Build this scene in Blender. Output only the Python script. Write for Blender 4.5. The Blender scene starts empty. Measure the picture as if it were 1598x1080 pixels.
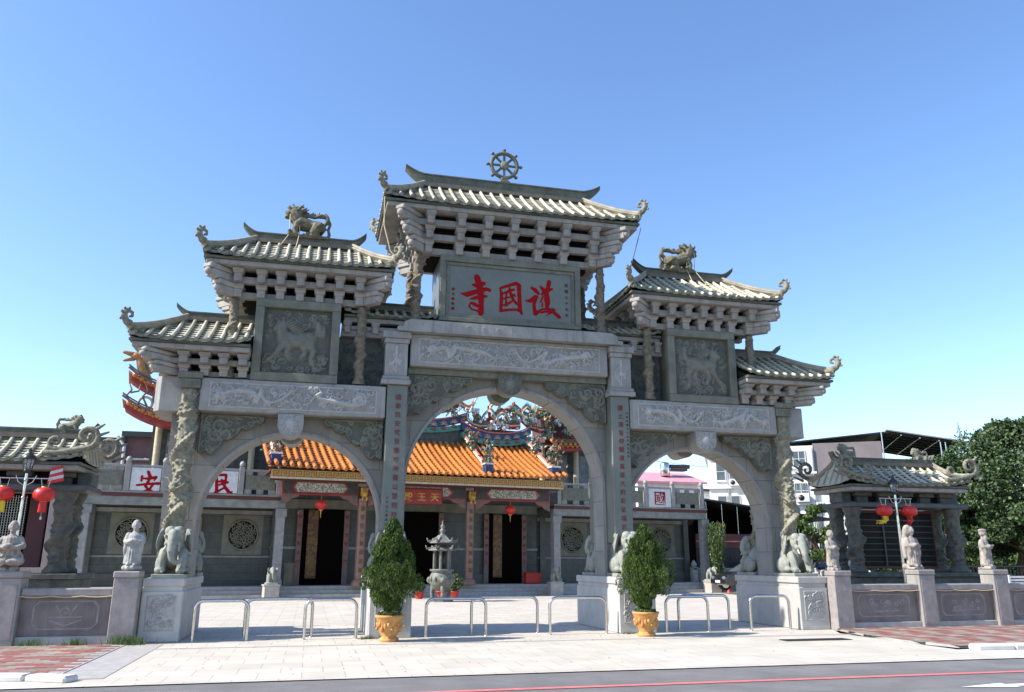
import bpy, bmesh, math, random
import numpy as np
from mathutils import Vector, Matrix, noise
random.seed(7)
S = bpy.context.scene
COL = S.collection
PI = math.pi

# ------------------------------------------------------------ camera, sky, sun, exposure
YAW, PITCH, ROLL = 0.239, 0.2624, 0.0021
fw = Vector((math.sin(YAW)*math.cos(PITCH), math.cos(YAW)*math.cos(PITCH), math.sin(PITCH)))
rt = Vector((math.cos(YAW), -math.sin(YAW), 0)); up = rt.cross(fw)
RR = math.cos(ROLL)*rt + math.sin(ROLL)*up; UU = -math.sin(ROLL)*rt + math.cos(ROLL)*up
cd = bpy.data.cameras.new('camera'); cam = bpy.data.objects.new('camera', cd); COL.objects.link(cam)
cam.matrix_world = Matrix(((RR.x, UU.x, -fw.x, -4.6506), (RR.y, UU.y, -fw.y, -19.9686), (RR.z, UU.z, -fw.z, 1.6), (0, 0, 0, 1)))
cd.sensor_width = 36; cd.lens = 36*1251.9/1598; cd.clip_end = 3000; cd.clip_start = 0.1
S.camera = cam
SUN_EL = math.radians(40.5)
SUN_AZ = -0.075
SUN_DIR = Vector((-math.cos(SUN_EL)*math.cos(SUN_AZ), math.cos(SUN_EL)*math.sin(SUN_AZ), math.sin(SUN_EL)))   # towards the sun
W = bpy.data.worlds.new('World'); S.world = W; W.use_nodes = True
nt = W.node_tree; bg = nt.nodes['Background']
sky = nt.nodes.new('ShaderNodeTexSky'); sky.sky_type = 'NISHITA'; sky.sun_disc = False
sky.sun_elevation = SUN_EL; sky.sun_rotation = math.atan2(SUN_DIR.x, SUN_DIR.y)
sky.air_density = 1.0; sky.dust_density = 0.45; sky.ozone_density = 2.2; sky.altitude = 50
hs = nt.nodes.new('ShaderNodeHueSaturation'); hs.inputs['Saturation'].default_value = 1.12; hs.inputs['Hue'].default_value = 0.505
nt.links.new(sky.outputs[0], hs.inputs['Color']); nt.links.new(hs.outputs[0], bg.inputs[0]); bg.inputs[1].default_value = 0.15
sl = bpy.data.lights.new('sun', 'SUN'); sl.energy = 4.5; sl.angle = math.radians(0.5); sl.color = (1.0, 0.95, 0.87)
so = bpy.data.objects.new('sun', sl); COL.objects.link(so)
so.rotation_euler = SUN_DIR.to_track_quat('Z', 'Y').to_euler()
S.view_settings.view_transform = 'Standard'; S.view_settings.look = 'None'
S.view_settings.exposure = 0.98; S.view_settings.gamma = 1.0
S.view_settings.use_curve_mapping = False

# ------------------------------------------------------------ materials
M = {}
def mat(name, c1, c2=None, scale=6.0, rough=0.7, bump=0.0, bscale=None, speck=0.0, island=0.0, stain=0.0,
        stainc=(0.05, 0.05, 0.04), metal=0.0, brick=None, spec=0.5, detail=5.0, trans=0.0, coat=0.0, wave=None, streak=0.0, along=None, bcol=((1, 1, 1), (0.86, 0.85, 0.83))):
    m = bpy.data.materials.new(name); m.use_nodes = True; n = m.node_tree; L = n.links
    b = n.nodes['Principled BSDF']; b.inputs['Roughness'].default_value = rough; b.inputs['Metallic'].default_value = metal
    b.inputs['Specular IOR Level'].default_value = spec
    if coat: b.inputs['Coat Weight'].default_value = coat; b.inputs['Coat Roughness'].default_value = 0.1
    if trans: b.inputs['Transmission Weight'].default_value = trans
    tc = n.nodes.new('ShaderNodeTexCoord'); co = tc.outputs['Object']
    c2 = c2 or c1
    def nz(s, d=5.0, r=0.55, vec=co):
        t = n.nodes.new('ShaderNodeTexNoise'); t.inputs['Scale'].default_value = s; t.inputs['Detail'].default_value = d
        t.inputs['Roughness'].default_value = r; L.new(vec, t.inputs['Vector']); return t.outputs['Fac']
    def mix(a, bb, f, mode='MIX'):
        x = n.nodes.new('ShaderNodeMix'); x.data_type = 'RGBA'; x.blend_type = mode
        for sock, v in ((x.inputs[6], a), (x.inputs[7], bb), (x.inputs[0], f)):
            if isinstance(v, (tuple, list)): sock.default_value = (*v[:3], 1)
            elif isinstance(v, (int, float)): sock.default_value = v
            else: L.new(v, sock)
        return x.outputs[2]
    def ramp(v, a, bb):
        r = n.nodes.new('ShaderNodeMapRange'); r.inputs[1].default_value = a; r.inputs[2].default_value = bb
        L.new(v, r.inputs[0]); return r.outputs[0]
    f = ramp(nz(scale, detail), 0.35, 0.65)
    c = mix(c1, c2, f)
    if speck:
        c = mix(c, (0.04, 0.04, 0.04), ramp(nz(95, 2, 0.7), 0.6, 0.75+0.5*(1-speck)), 'MIX')
        c = mix(c, (0.75, 0.74, 0.72), ramp(nz(70, 2, 0.7), 0.63, 1.0), 'MIX')
    if island:
        g = n.nodes.new('ShaderNodeNewGeometry')
        h = n.nodes.new('ShaderNodeMapRange'); h.inputs[3].default_value = 1-island; h.inputs[4].default_value = 1+island*0.6
        L.new(g.outputs['Random Per Island'], h.inputs[0])
        cc = n.nodes.new('ShaderNodeCombineColor'); [L.new(h.outputs[0], cc.inputs[i]) for i in range(3)]
        c = mix(c, cc.outputs[0], 1.0, 'MULTIPLY')
    if brick:
        bs, bw, bh, mort, mc, axis = brick
        br = n.nodes.new('ShaderNodeTexBrick'); br.inputs['Scale'].default_value = 1.0
        br.inputs['Brick Width'].default_value = bw; br.inputs['Row Height'].default_value = bh
        br.inputs['Mortar Size'].default_value = mort; br.inputs['Mortar Smooth'].default_value = 0.2; br.offset = bs
        br.inputs['Color1'].default_value = (*bcol[0], 1); br.inputs['Color2'].default_value = (*bcol[1], 1); br.inputs['Mortar'].default_value = (*mc, 1)
        if axis == 'xz':
            sp = n.nodes.new('ShaderNodeSeparateXYZ'); L.new(co, sp.inputs[0]); cb = n.nodes.new('ShaderNodeCombineXYZ')
            ad = n.nodes.new('ShaderNodeMath'); ad.operation = 'ADD'; L.new(sp.outputs[0], ad.inputs[0]); L.new(sp.outputs[1], ad.inputs[1])
            L.new(ad.outputs[0], cb.inputs[0]); L.new(sp.outputs[2], cb.inputs[1]); L.new(cb.outputs[0], br.inputs['Vector'])
        else: L.new(co, br.inputs['Vector'])
        c = mix(c, br.outputs['Color'], 1.0, 'MULTIPLY')
    if stain:
        mp = n.nodes.new('ShaderNodeMapping'); mp.inputs['Scale'].default_value = (1, 1, 0.22); L.new(co, mp.inputs[0])
        c = mix(c, stainc, ramp(nz(3.2, 6, 0.65, mp.outputs[0]), 0.56, 0.56+0.28/stain))
    if streak:
        mp = n.nodes.new('ShaderNodeMapping'); mp.inputs['Scale'].default_value = (7, 7, 0.5); L.new(co, mp.inputs[0])
        c = mix(c, tuple(v*.48 for v in c1), ramp(nz(1.0, 4, 0.6, mp.outputs[0]), 0.54, 0.54+0.22/streak))
    if along:
        mp = n.nodes.new('ShaderNodeMapping'); mp.inputs['Scale'].default_value = (0.05, 1.5, 1); L.new(co, mp.inputs[0])
        c = mix(c, along, ramp(nz(1.0, 5, 0.6, mp.outputs[0]), 0.48, 0.68))
    L.new(c, b.inputs['Base Color'])
    if bump:
        bp = n.nodes.new('ShaderNodeBump'); bp.inputs['Strength'].default_value = min(1.0, bump); bp.inputs['Distance'].default_value = 0.02
        hsrc = nz(bscale or 40, 4, 0.6)
        if wave:
            wv = n.nodes.new('ShaderNodeTexWave'); wv.inputs['Scale'].default_value = wave[0]; wv.bands_direction = wave[1]
            wv.inputs['Distortion'].default_value = wave[2]; L.new(co, wv.inputs['Vector']); hsrc = wv.outputs['Fac']
        L.new(hsrc, bp.inputs['Height']); L.new(bp.outputs[0], b.inputs['Normal'])
    M[name] = m; return m
def emis(name, c, s):
    m = mat(name, c); b = m.node_tree.nodes['Principled BSDF']
    b.inputs['Emission Color'].default_value = (*c, 1); b.inputs['Emission Strength'].default_value = s

WG = ((0.30, 0.285, 0.262), (0.235, 0.222, 0.205))
mat('white_granite', *WG, scale=2.5, rough=0.62, bump=0.2, speck=0.6, stain=0.8, stainc=(0.165, 0.15, 0.128), island=0.10, streak=0.9)
mat('pedestal_granite', (0.47, 0.455, 0.43), (0.38, 0.37, 0.35), scale=2.5, rough=0.6, bump=0.15, speck=0.5, stain=0.3, stainc=(0.3, 0.28, 0.24), brick=(0.5, 1.0, 1.3, 0.004, (0.6, 0.58, 0.55), 'xz'))
mat('white_granite_blocks', (0.29, 0.275, 0.25), (0.225, 0.213, 0.195), scale=2.0, rough=0.62, bump=0.15, speck=0.6, stain=0.5, streak=0.8, stainc=(0.20, 0.17, 0.13), brick=(0.5, 1.4, 0.62, 0.008, (0.35, 0.33, 0.3), 'xz'), bcol=((1, 1, 1), (0.80, 0.79, 0.77)))
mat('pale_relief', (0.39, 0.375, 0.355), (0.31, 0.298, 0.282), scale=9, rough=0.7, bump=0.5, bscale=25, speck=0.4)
mat('pale_field', (0.29, 0.275, 0.257), (0.225, 0.215, 0.20), scale=6, rough=0.75, bump=0.4, bscale=40, speck=0.4)  # rougher ground stone, darkened further to deepen the shade around carvings
mat('green_field', (0.105, 0.105, 0.08), (0.073, 0.075, 0.06), scale=6, rough=0.75, bump=0.4, bscale=40)  # green ground, its colour also carrying shade behind the raised carving
mat('bracket_stone', (0.325, 0.30, 0.27), (0.255, 0.235, 0.212), scale=4, rough=0.8, bump=0.3, island=0.18, stain=0.5, stainc=(0.15, 0.125, 0.098), speck=0.5, streak=0.8)
mat('green_granite', (0.168, 0.165, 0.122), (0.112, 0.112, 0.085), scale=3, rough=0.6, bump=0.2, speck=0.5, island=0.08, stain=0.4, stainc=(0.21, 0.185, 0.13), streak=0.6)
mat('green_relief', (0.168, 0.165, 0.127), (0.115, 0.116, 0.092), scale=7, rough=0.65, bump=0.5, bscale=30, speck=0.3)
mat('plaque_stone', (0.150, 0.158, 0.135), (0.125, 0.132, 0.113), scale=2, rough=0.4, bump=0.03, speck=0.3)
mat('dragon_stone', (0.265, 0.245, 0.175), (0.14, 0.13, 0.092), scale=9, rough=0.8, bump=0.7, bscale=34)
mat('brown_stone', (0.20, 0.165, 0.115), (0.10, 0.082, 0.06), scale=9, rough=0.8, bump=0.7, bscale=34)
mat('brown_stone', (0.20, 0.165, 0.115), (0.10, 0.082, 0.06), scale=9, rough=0.8, bump=0.7, bscale=34)
mat('roof_tile', (0.50, 0.465, 0.345), (0.385, 0.375, 0.295), scale=5, rough=0.6, bump=0.25, island=0.30, stain=0.6, stainc=(0.40, 0.31, 0.20))
mat('ridge_stone', (0.135, 0.135, 0.10), (0.075, 0.076, 0.056), scale=5, rough=0.7, bump=0.35, stain=0.7, stainc=(0.035, 0.035, 0.028))
mat('ornament_stone', (0.25, 0.235, 0.17), (0.12, 0.115, 0.082), scale=14, rough=0.75, bump=0.6, bscale=40)
mat('shade_black', (0.018, 0.018, 0.016), (0.010, 0.010, 0.010), scale=4, rough=0.9, spec=0.1)  # near-black stand-in for the shade inside gaps, not a stone colour
mat('recess_stone', (0.10, 0.105, 0.09), (0.05, 0.054, 0.047), scale=5, rough=0.7, bump=0.6, bscale=14)
mat('elephant_stone', (0.275, 0.285, 0.24), (0.19, 0.20, 0.168), scale=4, rough=0.75, bump=0.4, bscale=50, speck=0.4, stain=0.5, stainc=(0.12, 0.12, 0.095))
mat('ivory_stone', (0.42, 0.43, 0.37), rough=0.6)
mat('statue_stone', (0.38, 0.34, 0.30), (0.19, 0.17, 0.15), scale=9, rough=0.8, bump=0.5, bscale=45, stain=0.6, stainc=(0.12, 0.105, 0.09))
mat('statue_pale', (0.36, 0.355, 0.34), (0.24, 0.235, 0.225), scale=9, rough=0.75, bump=0.4, bscale=45, stain=0.5, stainc=(0.16, 0.155, 0.14))
mat('pink_granite', (0.30, 0.27, 0.26), (0.22, 0.195, 0.185), scale=6, rough=0.6, speck=0.7, bump=0.1, stain=0.4, stainc=(0.12, 0.10, 0.085))
mat('wall_panel', (0.20, 0.175, 0.165), (0.135, 0.115, 0.108), scale=2.5, rough=0.6, speck=0.5, bump=0.1, stain=0.8, stainc=(0.07, 0.06, 0.05), streak=0.6)
mat('red_paint', (0.33, 0.003, 0.007), (0.25, 0.003, 0.006), scale=20, rough=0.75, spec=0.15)
mat('faded_red', (0.25, 0.03, 0.04), (0.17, 0.04, 0.04), scale=20, rough=0.8, spec=0.2)
mat('dark_ink', (0.05, 0.05, 0.045), rough=0.7)
mat('gold_paint', (0.62, 0.36, 0.08), (0.42, 0.22, 0.04), scale=15, rough=0.4, metal=0.3)
mat('dull_gold', (0.20, 0.12, 0.035), (0.11, 0.06, 0.02), scale=15, rough=0.5, metal=0.3)
mat('steel', (0.60, 0.59, 0.57), (0.48, 0.47, 0.46), scale=12, rough=0.22, metal=1.0)
mat('dark_metal', (0.05, 0.05, 0.05), rough=0.4, metal=0.6)
mat('terracotta', (0.52, 0.27, 0.08), (0.38, 0.17, 0.05), scale=8, rough=0.75, bump=0.4, bscale=30, stain=0.4, stainc=(0.45, 0.28, 0.12))
mat('soil', (0.06, 0.04, 0.025), rough=0.95, bump=0.6)
mat('bark', (0.10, 0.075, 0.05), (0.05, 0.038, 0.026), scale=12, rough=0.9, bump=0.8, bscale=18)
mat('leaf_cypress', (0.078, 0.128, 0.020), (0.036, 0.072, 0.012), scale=7, rough=0.65, island=0.55, spec=0.3)
mat('leaf_banyan', (0.060, 0.105, 0.030), (0.030, 0.060, 0.018), scale=1.2, rough=0.6, island=0.55)
mat('leaf_light', (0.085, 0.13, 0.03), (0.05, 0.09, 0.02), scale=2, rough=0.5, island=0.5)
mat('grass', (0.09, 0.15, 0.025), (0.05, 0.09, 0.02), scale=3, rough=0.7, island=0.4)
mat('rope', (0.5, 0.42, 0.28), rough=0.9)
mat('wire', (0.04, 0.04, 0.045), rough=0.6)
mat('red_silk', (0.62, 0.022, 0.02), (0.5, 0.015, 0.015), scale=10, rough=0.42, spec=0.5)
mat('yellow_silk', (0.75, 0.55, 0.03), rough=0.6)
mat('orange_tile', (0.56, 0.20, 0.035), (0.38, 0.12, 0.025), scale=6, rough=0.42, island=0.22, coat=0.12, stain=0.6, stainc=(0.26, 0.11, 0.04))
mat('frieze_gold', (0.20, 0.045, 0.015), rough=0.5)
mat('frieze_red', (0.46, 0.27, 0.06), (0.36, 0.20, 0.04), scale=9, rough=0.5)
mat('painted_mix', (0.30, 0.07, 0.05), (0.04, 0.11, 0.10), scale=7, rough=0.5, bump=0.5, bscale=16, detail=2)
mat('painted_green', (0.02, 0.12, 0.075), (0.06, 0.13, 0.035), scale=9, rough=0.45, bump=0.5, bscale=20)
mat('painted_dark', (0.02, 0.055, 0.045), (0.05, 0.02, 0.03), scale=5, rough=0.5)
mat('painted_teal', (0.03, 0.17, 0.15), (0.10, 0.24, 0.16), scale=9, rough=0.45, bump=0.4)
mat('painted_blue', (0.03, 0.06, 0.16), (0.015, 0.03, 0.10), scale=9, rough=0.5, bump=0.3)
mat('painted_red', (0.36, 0.035, 0.025), (0.24, 0.02, 0.015), scale=6, rough=0.5)
mat('painted_cream', (0.55, 0.48, 0.33), (0.40, 0.3, 0.2), scale=12, rough=0.5)
mat('painted_pink', (0.55, 0.16, 0.16), (0.4, 0.08, 0.06), scale=12, rough=0.5)
mat('painted_white', (0.62, 0.62, 0.60), (0.5, 0.5, 0.5), scale=8, rough=0.5)
mat('scroll_panel', (0.55, 0.53, 0.48), (0.05, 0.08, 0.07), scale=16, rough=0.5, detail=3)
mat('temple_wall', (0.068, 0.076, 0.066), (0.046, 0.052, 0.046), scale=3, rough=0.5, speck=0.5, brick=(0.5, 1.25, 0.72, 0.012, (0.45, 0.45, 0.45), 'xz'))
mat('temple_beam', (0.24, 0.24, 0.22), (0.16, 0.162, 0.15), scale=3, rough=0.6, speck=0.6)
mat('temple_column', (0.29, 0.28, 0.27), (0.21, 0.205, 0.2), scale=5, rough=0.6, speck=0.9)
mat('pink_column', (0.25, 0.135, 0.105), (0.19, 0.10, 0.08), scale=6, rough=0.4, speck=0.3)
mat('maroon', (0.09, 0.022, 0.022), rough=0.6)
mat('interior_shade', (0.005, 0.004, 0.0035), rough=0.9, spec=0.0)  # near-black colour standing in for the shade inside openings
mat('altar_red', (0.07, 0.015, 0.01), (0.10, 0.05, 0.015), scale=8, rough=0.5)
mat('step_stone', (0.42, 0.39, 0.35), (0.33, 0.3, 0.27), scale=5, rough=0.7, speck=0.4)
mat('plaza_paving', (0.53, 0.485, 0.42), (0.45, 0.415, 0.36), scale=1.3, rough=0.8, bump=0.1, speck=0.35, stain=0.45, stainc=(0.38, 0.33, 0.27), brick=(0.5, 0.9, 0.45, 0.010, (0.55, 0.51, 0.45), 'xy'), bcol=((1, 1, 1), (0.90, 0.885, 0.86)))
mat('apron_paving', (0.53, 0.49, 0.42), (0.455, 0.42, 0.365), scale=1.1, rough=0.8, bump=0.12, speck=0.35, stain=0.5, stainc=(0.40, 0.34, 0.26), brick=(0.5, 0.62, 0.62, 0.008, (0.62, 0.59, 0.53), 'xy'), bcol=((1, 1, 1), (0.90, 0.89, 0.87)))
mat('band_stone', (0.38, 0.36, 0.34), (0.3, 0.285, 0.27), scale=5, rough=0.75, speck=0.5)
mat('red_brick_paving', (0.62, 0.50, 0.44), (0.50, 0.42, 0.36), scale=3.2, rough=0.85, bump=0.2, speck=0.2, brick=(0.5, 0.30, 0.15, 0.007, (0.5, 0.45, 0.35), 'xy'), bcol=((0.85, 0.28, 0.24), (0.78, 0.70, 0.62)), stain=0.4, stainc=(0.13, 0.13, 0.05))
mat('asphalt', (0.175, 0.168, 0.165), (0.125, 0.12, 0.12), scale=1.2, rough=0.9, bump=0.4, bscale=120, speck=0.9, stain=0.35, stainc=(0.085, 0.083, 0.08), along=(0.12, 0.115, 0.11))
mat('pink_line', (0.62, 0.17, 0.17), (0.5, 0.13, 0.13), scale=8, rough=0.7)
mat('white_line', (0.75, 0.75, 0.75), (0.6, 0.6, 0.6), scale=20, rough=0.7)
mat('concrete', (0.58, 0.56, 0.52), (0.46, 0.44, 0.41), scale=2, rough=0.85, bump=0.2, stain=0.3, stainc=(0.3, 0.28, 0.25))
mat('far_ground', (0.075, 0.10, 0.035), (0.10, 0.10, 0.06), scale=0.2, rough=0.9)
mat('house_white', (0.72, 0.71, 0.68), (0.6, 0.59, 0.57), scale=1.5, rough=0.8, stain=0.35, stainc=(0.36, 0.34, 0.3))
mat('corrugated', (0.21, 0.175, 0.175), (0.17, 0.14, 0.145), scale=1, rough=0.5, bump=0.6, wave=(5.0, 'X', 0.0))
mat('corrugated_red', (0.16, 0.075, 0.075), (0.11, 0.05, 0.05), scale=1, rough=0.5, bump=0.6, wave=(5.0, 'Z', 0.0))
mat('pink_roof', (0.62, 0.30, 0.34), (0.5, 0.22, 0.26), scale=2, rough=0.5, bump=0.5, wave=(4.0, 'X', 0.0))
mat('black_roof', (0.022, 0.022, 0.024), (0.015, 0.015, 0.016), scale=1, rough=0.6)
mat('glass_dark', (0.04, 0.05, 0.06), (0.09, 0.10, 0.11), scale=0.8, rough=0.1, spec=0.8)
mat('glass_clear', (0.75, 0.8, 0.82), rough=0.05, trans=0.85)
mat('car_black', (0.012, 0.012, 0.014), rough=0.25, coat=1.0)
mat('car_white', (0.72, 0.72, 0.72), rough=0.3, coat=0.8)
mat('rubber', (0.02, 0.02, 0.02), rough=0.8)
mat('bronze', (0.17, 0.17, 0.145), (0.09, 0.092, 0.08), scale=9, rough=0.55, bump=0.3)
mat('weathered_stone', (0.19, 0.165, 0.11), (0.08, 0.072, 0.048), scale=11, rough=0.85, bump=0.7, bscale=40)
mat('dragon_orange', (0.42, 0.12, 0.035), (0.13, 0.15, 0.05), scale=3.5, rough=0.5, bump=0.6, bscale=16)
mat('slab_stone', (0.085, 0.088, 0.09), (0.06, 0.062, 0.064), scale=4, rough=0.6)
mat('plastic_red', (0.5, 0.03, 0.02), rough=0.5)
mat('notice_board', (0.012, 0.012, 0.011), (0.007, 0.007, 0.007), scale=2, rough=0.5, spec=0.15)
mat('paper', (0.6, 0.58, 0.52), rough=0.8)

# ------------------------------------------------------------ mesh helpers
class MB:
    def __init__(s): s.v = []; s.f = []; s.sm = []; s.cur = 0; s.mi = []
    def add(s, vs, fs, smooth=False):
        n = len(s.v); s.v += [tuple(v) for v in vs]
        for f in fs: s.f.append(tuple(i+n for i in f)); s.sm.append(smooth); s.mi.append(s.cur)
        return s
    def box(s, x0, x1, y0, y1, z0, z1, c=0.0):
        if x0 > x1: x0, x1 = x1, x0
        if y0 > y1: y0, y1 = y1, y0
        if z0 > z1: z0, z1 = z1, z0
        if c <= 0:
            return s.add([(x, y, z) for z in (z0, z1) for x, y in ((x0, y0), (x1, y0), (x1, y1), (x0, y1))],
                  [(3, 2, 1, 0), (4, 5, 6, 7), (0, 1, 5, 4), (1, 2, 6, 5), (2, 3, 7, 6), (3, 0, 4, 7)])
        c = min(c, (x1-x0)/3, (y1-y0)/3, (z1-z0)/3)
        bm = bmesh.new(); bmesh.ops.create_cube(bm, size=1)
        for v in bm.verts: v.co = Vector((x0+(v.co.x+.5)*(x1-x0), y0+(v.co.y+.5)*(y1-y0), z0+(v.co.z+.5)*(z1-z0)))
        bmesh.ops.bevel(bm, geom=bm.edges[:], offset=c, segments=1, affect='EDGES')
        s.add([v.co[:] for v in bm.verts], [[v.index for v in f.verts] for f in bm.faces]); bm.free(); return s
    def prism(s, pts, y0, y1):      # polygon in x,z extruded along y; any winding
        a = sum(pts[i][0]*pts[(i+1) % len(pts)][1]-pts[(i+1) % len(pts)][0]*pts[i][1] for i in range(len(pts)))
        if a < 0: pts = pts[::-1]
        n = len(pts)
        return s.add([(x, y0, z) for x, z in pts]+[(x, y1, z) for x, z in pts],
              [tuple(range(n)), tuple(range(2*n-1, n-1, -1))]+[(j, i, i+n, j+n) for i, j in ((k, (k+1) % n) for k in range(n))])
    def prism_x(s, pts, x0, x1):    # polygon in y,z extruded along x
        a = sum(pts[i][0]*pts[(i+1) % len(pts)][1]-pts[(i+1) % len(pts)][0]*pts[i][1] for i in range(len(pts)))
        if a < 0: pts = pts[::-1]
        n = len(pts)
        return s.add([(x0, y, z) for y, z in pts]+[(x1, y, z) for y, z in pts],
              [tuple(range(n-1, -1, -1)), tuple(range(n, 2*n))]+[(i, j, j+n, i+n) for i, j in ((k, (k+1) % n) for k in range(n))])
    def tube(s, pts, r, n=8, caps=True, smooth=True, flat=1.0):
        pts = [Vector(p) for p in pts]; k = len(pts)
        if not hasattr(r, '__len__'): r = [r]*k
        vs = []; ref = None
        for i, p in enumerate(pts):
            t = (pts[min(i+1, k-1)]-pts[max(i-1, 0)]); t = t.normalized() if t.length > 1e-9 else Vector((0, 0, 1))
            if ref is None: ref = Vector((0, 0, 1)) if abs(t.z) < .9 else Vector((0, 1, 0))
            a = t.cross(ref); a = a.normalized() if a.length > 1e-6 else Vector((1, 0, 0)); b = a.cross(t); ref = b
            for j in range(n):
                w = 2*PI*j/n; vs.append(p+a*math.cos(w)*r[i]+b*math.sin(w)*r[i]*flat)
        fs = [(i*n+j, i*n+(j+1) % n, (i+1)*n+(j+1) % n, (i+1)*n+j) for i in range(k-1) for j in range(n)]
        s.add(vs, fs, smooth)
        if caps:
            s.add(vs[:n], [tuple(range(n-1, -1, -1))]); s.add(vs[-n:], [tuple(range(n))])
        return s
    def lathe(s, prof, c=(0, 0, 0), n=24, smooth=True):
        vs = [(c[0]+r*math.cos(2*PI*j/n), c[1]+r*math.sin(2*PI*j/n), c[2]+z) for r, z in prof for j in range(n)]
        k = len(prof)
        fs = [(i*n+j, i*n+(j+1) % n, (i+1)*n+(j+1) % n, (i+1)*n+j) for i in range(k-1) for j in range(n)]
        s.add(vs, fs, smooth); s.add(vs[:n], [tuple(range(n-1, -1, -1))]); s.add(vs[-n:], [tuple(range(n))]); return s
    def ball(s, c, r, n=10, rot=None):
        if not hasattr(r, '__len__'): r = (r, r, r)
        vs = []; m = n//2+1
        for i in range(m+1):
            a = PI*i/m
            for j in range(n):
                w = 2*PI*j/n; p = Vector((r[0]*math.sin(a)*math.cos(w), r[1]*math.sin(a)*math.sin(w), -r[2]*math.cos(a)))
                if rot is not None: p = rot @ p
                vs.append((c[0]+p.x, c[1]+p.y, c[2]+p.z))
        s.add(vs, [(i*n+j, i*n+(j+1) % n, (i+1)*n+(j+1) % n, (i+1)*n+j) for i in range(m) for j in range(n)], True); return s
    def cap(s, p0, p1, r0, r1, n=8):        # tapered capsule
        p0 = Vector(p0); p1 = Vector(p1); d = (p1-p0); u = d.normalized() if d.length > 1e-6 else Vector((0, 0, 1))
        q = [p0-u*r0*.98, p0-u*r0*.7, p0, p1, p1+u*r1*.7, p1+u*r1*.98]; r = [r0*.15, r0*.7, r0, r1, r1*.7, r1*.15]
        return s.tube(q, r, n)
    def chain(s, pts, n=8):                 # (x,y,z,r) points
        for a, b in zip(pts[:-1], pts[1:]): s.cap(a[:3], b[:3], a[3], b[3], n)
        return s
    def xf(s, mtx):
        s.v = [tuple(mtx @ Vector(v)) for v in s.v]; return s
    def mesh(s, name):
        me = bpy.data.meshes.new(name); me.from_pydata(s.v, [], s.f); me.polygons.foreach_set('use_smooth', s.sm); me.update(); return me
    def build(s, name, m, parent=None, loc=None, rz=0, me=None):
        me = me or s.mesh(name); o = bpy.data.objects.new(name, me); COL.objects.link(o)
        for q in (m if isinstance(m, (list, tuple)) else (m,)): me.materials.append(M[q] if isinstance(q, str) else q)
        if isinstance(m, (list, tuple)): me.polygons.foreach_set('material_index', s.mi)
        if parent: o.parent = parent
        if loc: o.location = loc
        if rz: o.rotation_euler[2] = rz
        return o
    def fuse(s, name, m, voxel, parent=None, loc=None, rz=0, smooth=2, keep=1.0):
        me = s.mesh('tmp'); o = bpy.data.objects.new('tmp', me); COL.objects.link(o)
        r = o.modifiers.new('r', 'REMESH'); r.mode = 'VOXEL'; r.voxel_size = voxel; r.use_smooth_shade = True
        if smooth: q = o.modifiers.new('s', 'SMOOTH'); q.iterations = smooth; q.factor = 0.5
        if keep < 1: d = o.modifiers.new('d', 'DECIMATE'); d.ratio = keep
        dg = bpy.context.evaluated_depsgraph_get(); nm = bpy.data.meshes.new_from_object(o.evaluated_get(dg))
        bpy.data.objects.remove(o); nm.name = name; nm.materials.clear()
        return s.build(name, m, parent, loc, rz, me=nm)
def tag(o, label=None, cat=None, group=None, kind=None):
    if label: o['label'] = label
    if cat: o['category'] = cat
    if group: o['group'] = group
    if kind: o['kind'] = kind
    return o
def thing(name, loc, label, cat, group=None, rz=0):
    o = bpy.data.objects.new(name, None); COL.objects.link(o); o.location = loc; o.rotation_euler[2] = rz
    o.empty_display_size = 0.2
    return tag(o, label, cat, group)
def copy_tree(o, parent=None):
    c = o.copy(); COL.objects.link(c); c.parent = parent
    for ch in [x for x in list(bpy.data.objects) if x.parent == o]: copy_tree(ch, c)
    return c
def dup(o, loc, rz, label, scale=None):
    c = copy_tree(o); c.location = loc; c.rotation_euler[2] = rz; c['label'] = label
    if scale: c.scale = scale
    return c
def part(o, name, m, parent): return o.build(name, m, parent)
def mirror_mesh(o, parent, axis=0):
    me = o.data.copy(); bm = bmesh.new(); bm.from_mesh(me)
    for v in bm.verts: v.co[axis] *= -1
    bmesh.ops.reverse_faces(bm, faces=bm.faces[:]); bm.to_mesh(me); bm.free()
    c = bpy.data.objects.new(o.name.split('.')[0], me); COL.objects.link(c); c.parent = parent
    if axis == 0: c.location = (-o.location.x, o.location.y, o.location.z)
    else: c.location = (o.location.x, -o.location.y, o.location.z)
    for k in o.keys(): c[k] = o[k]
    for ch in [x for x in list(bpy.data.objects) if x.parent == o]: mirror_mesh(ch, c, axis)
    return c
def text_mb(chars, x, z, size, y, pitch=0.0, bold=0.02, depth=0.012, horizontal=False):
    """glyphs stacked downwards (or along x) on the plane y, facing -y"""
    mb = MB()
    for i, ch in enumerate(chars):
        c = bpy.data.curves.new('g', 'FONT'); c.body = ch; c.size = size; c.offset = bold*size; c.extrude = depth/2; c.align_x = 'CENTER'
        c.resolution_u = 2
        o = bpy.data.objects.new('g', c); COL.objects.link(o)
        dg = bpy.context.evaluated_depsgraph_get(); me = o.evaluated_get(dg).to_mesh()
        px = x+(i*pitch if horizontal else 0); pz = z-(0 if horizontal else i*pitch)
        vs = [(px+v.co.x, y-v.co.z, pz+v.co.y) for v in me.vertices]; fs = [tuple(p.vertices) for p in me.polygons]
        mb.add(vs, fs); o.evaluated_get(dg).to_mesh_clear(); bpy.data.objects.remove(o); bpy.data.curves.remove(c)
    return mb
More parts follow.
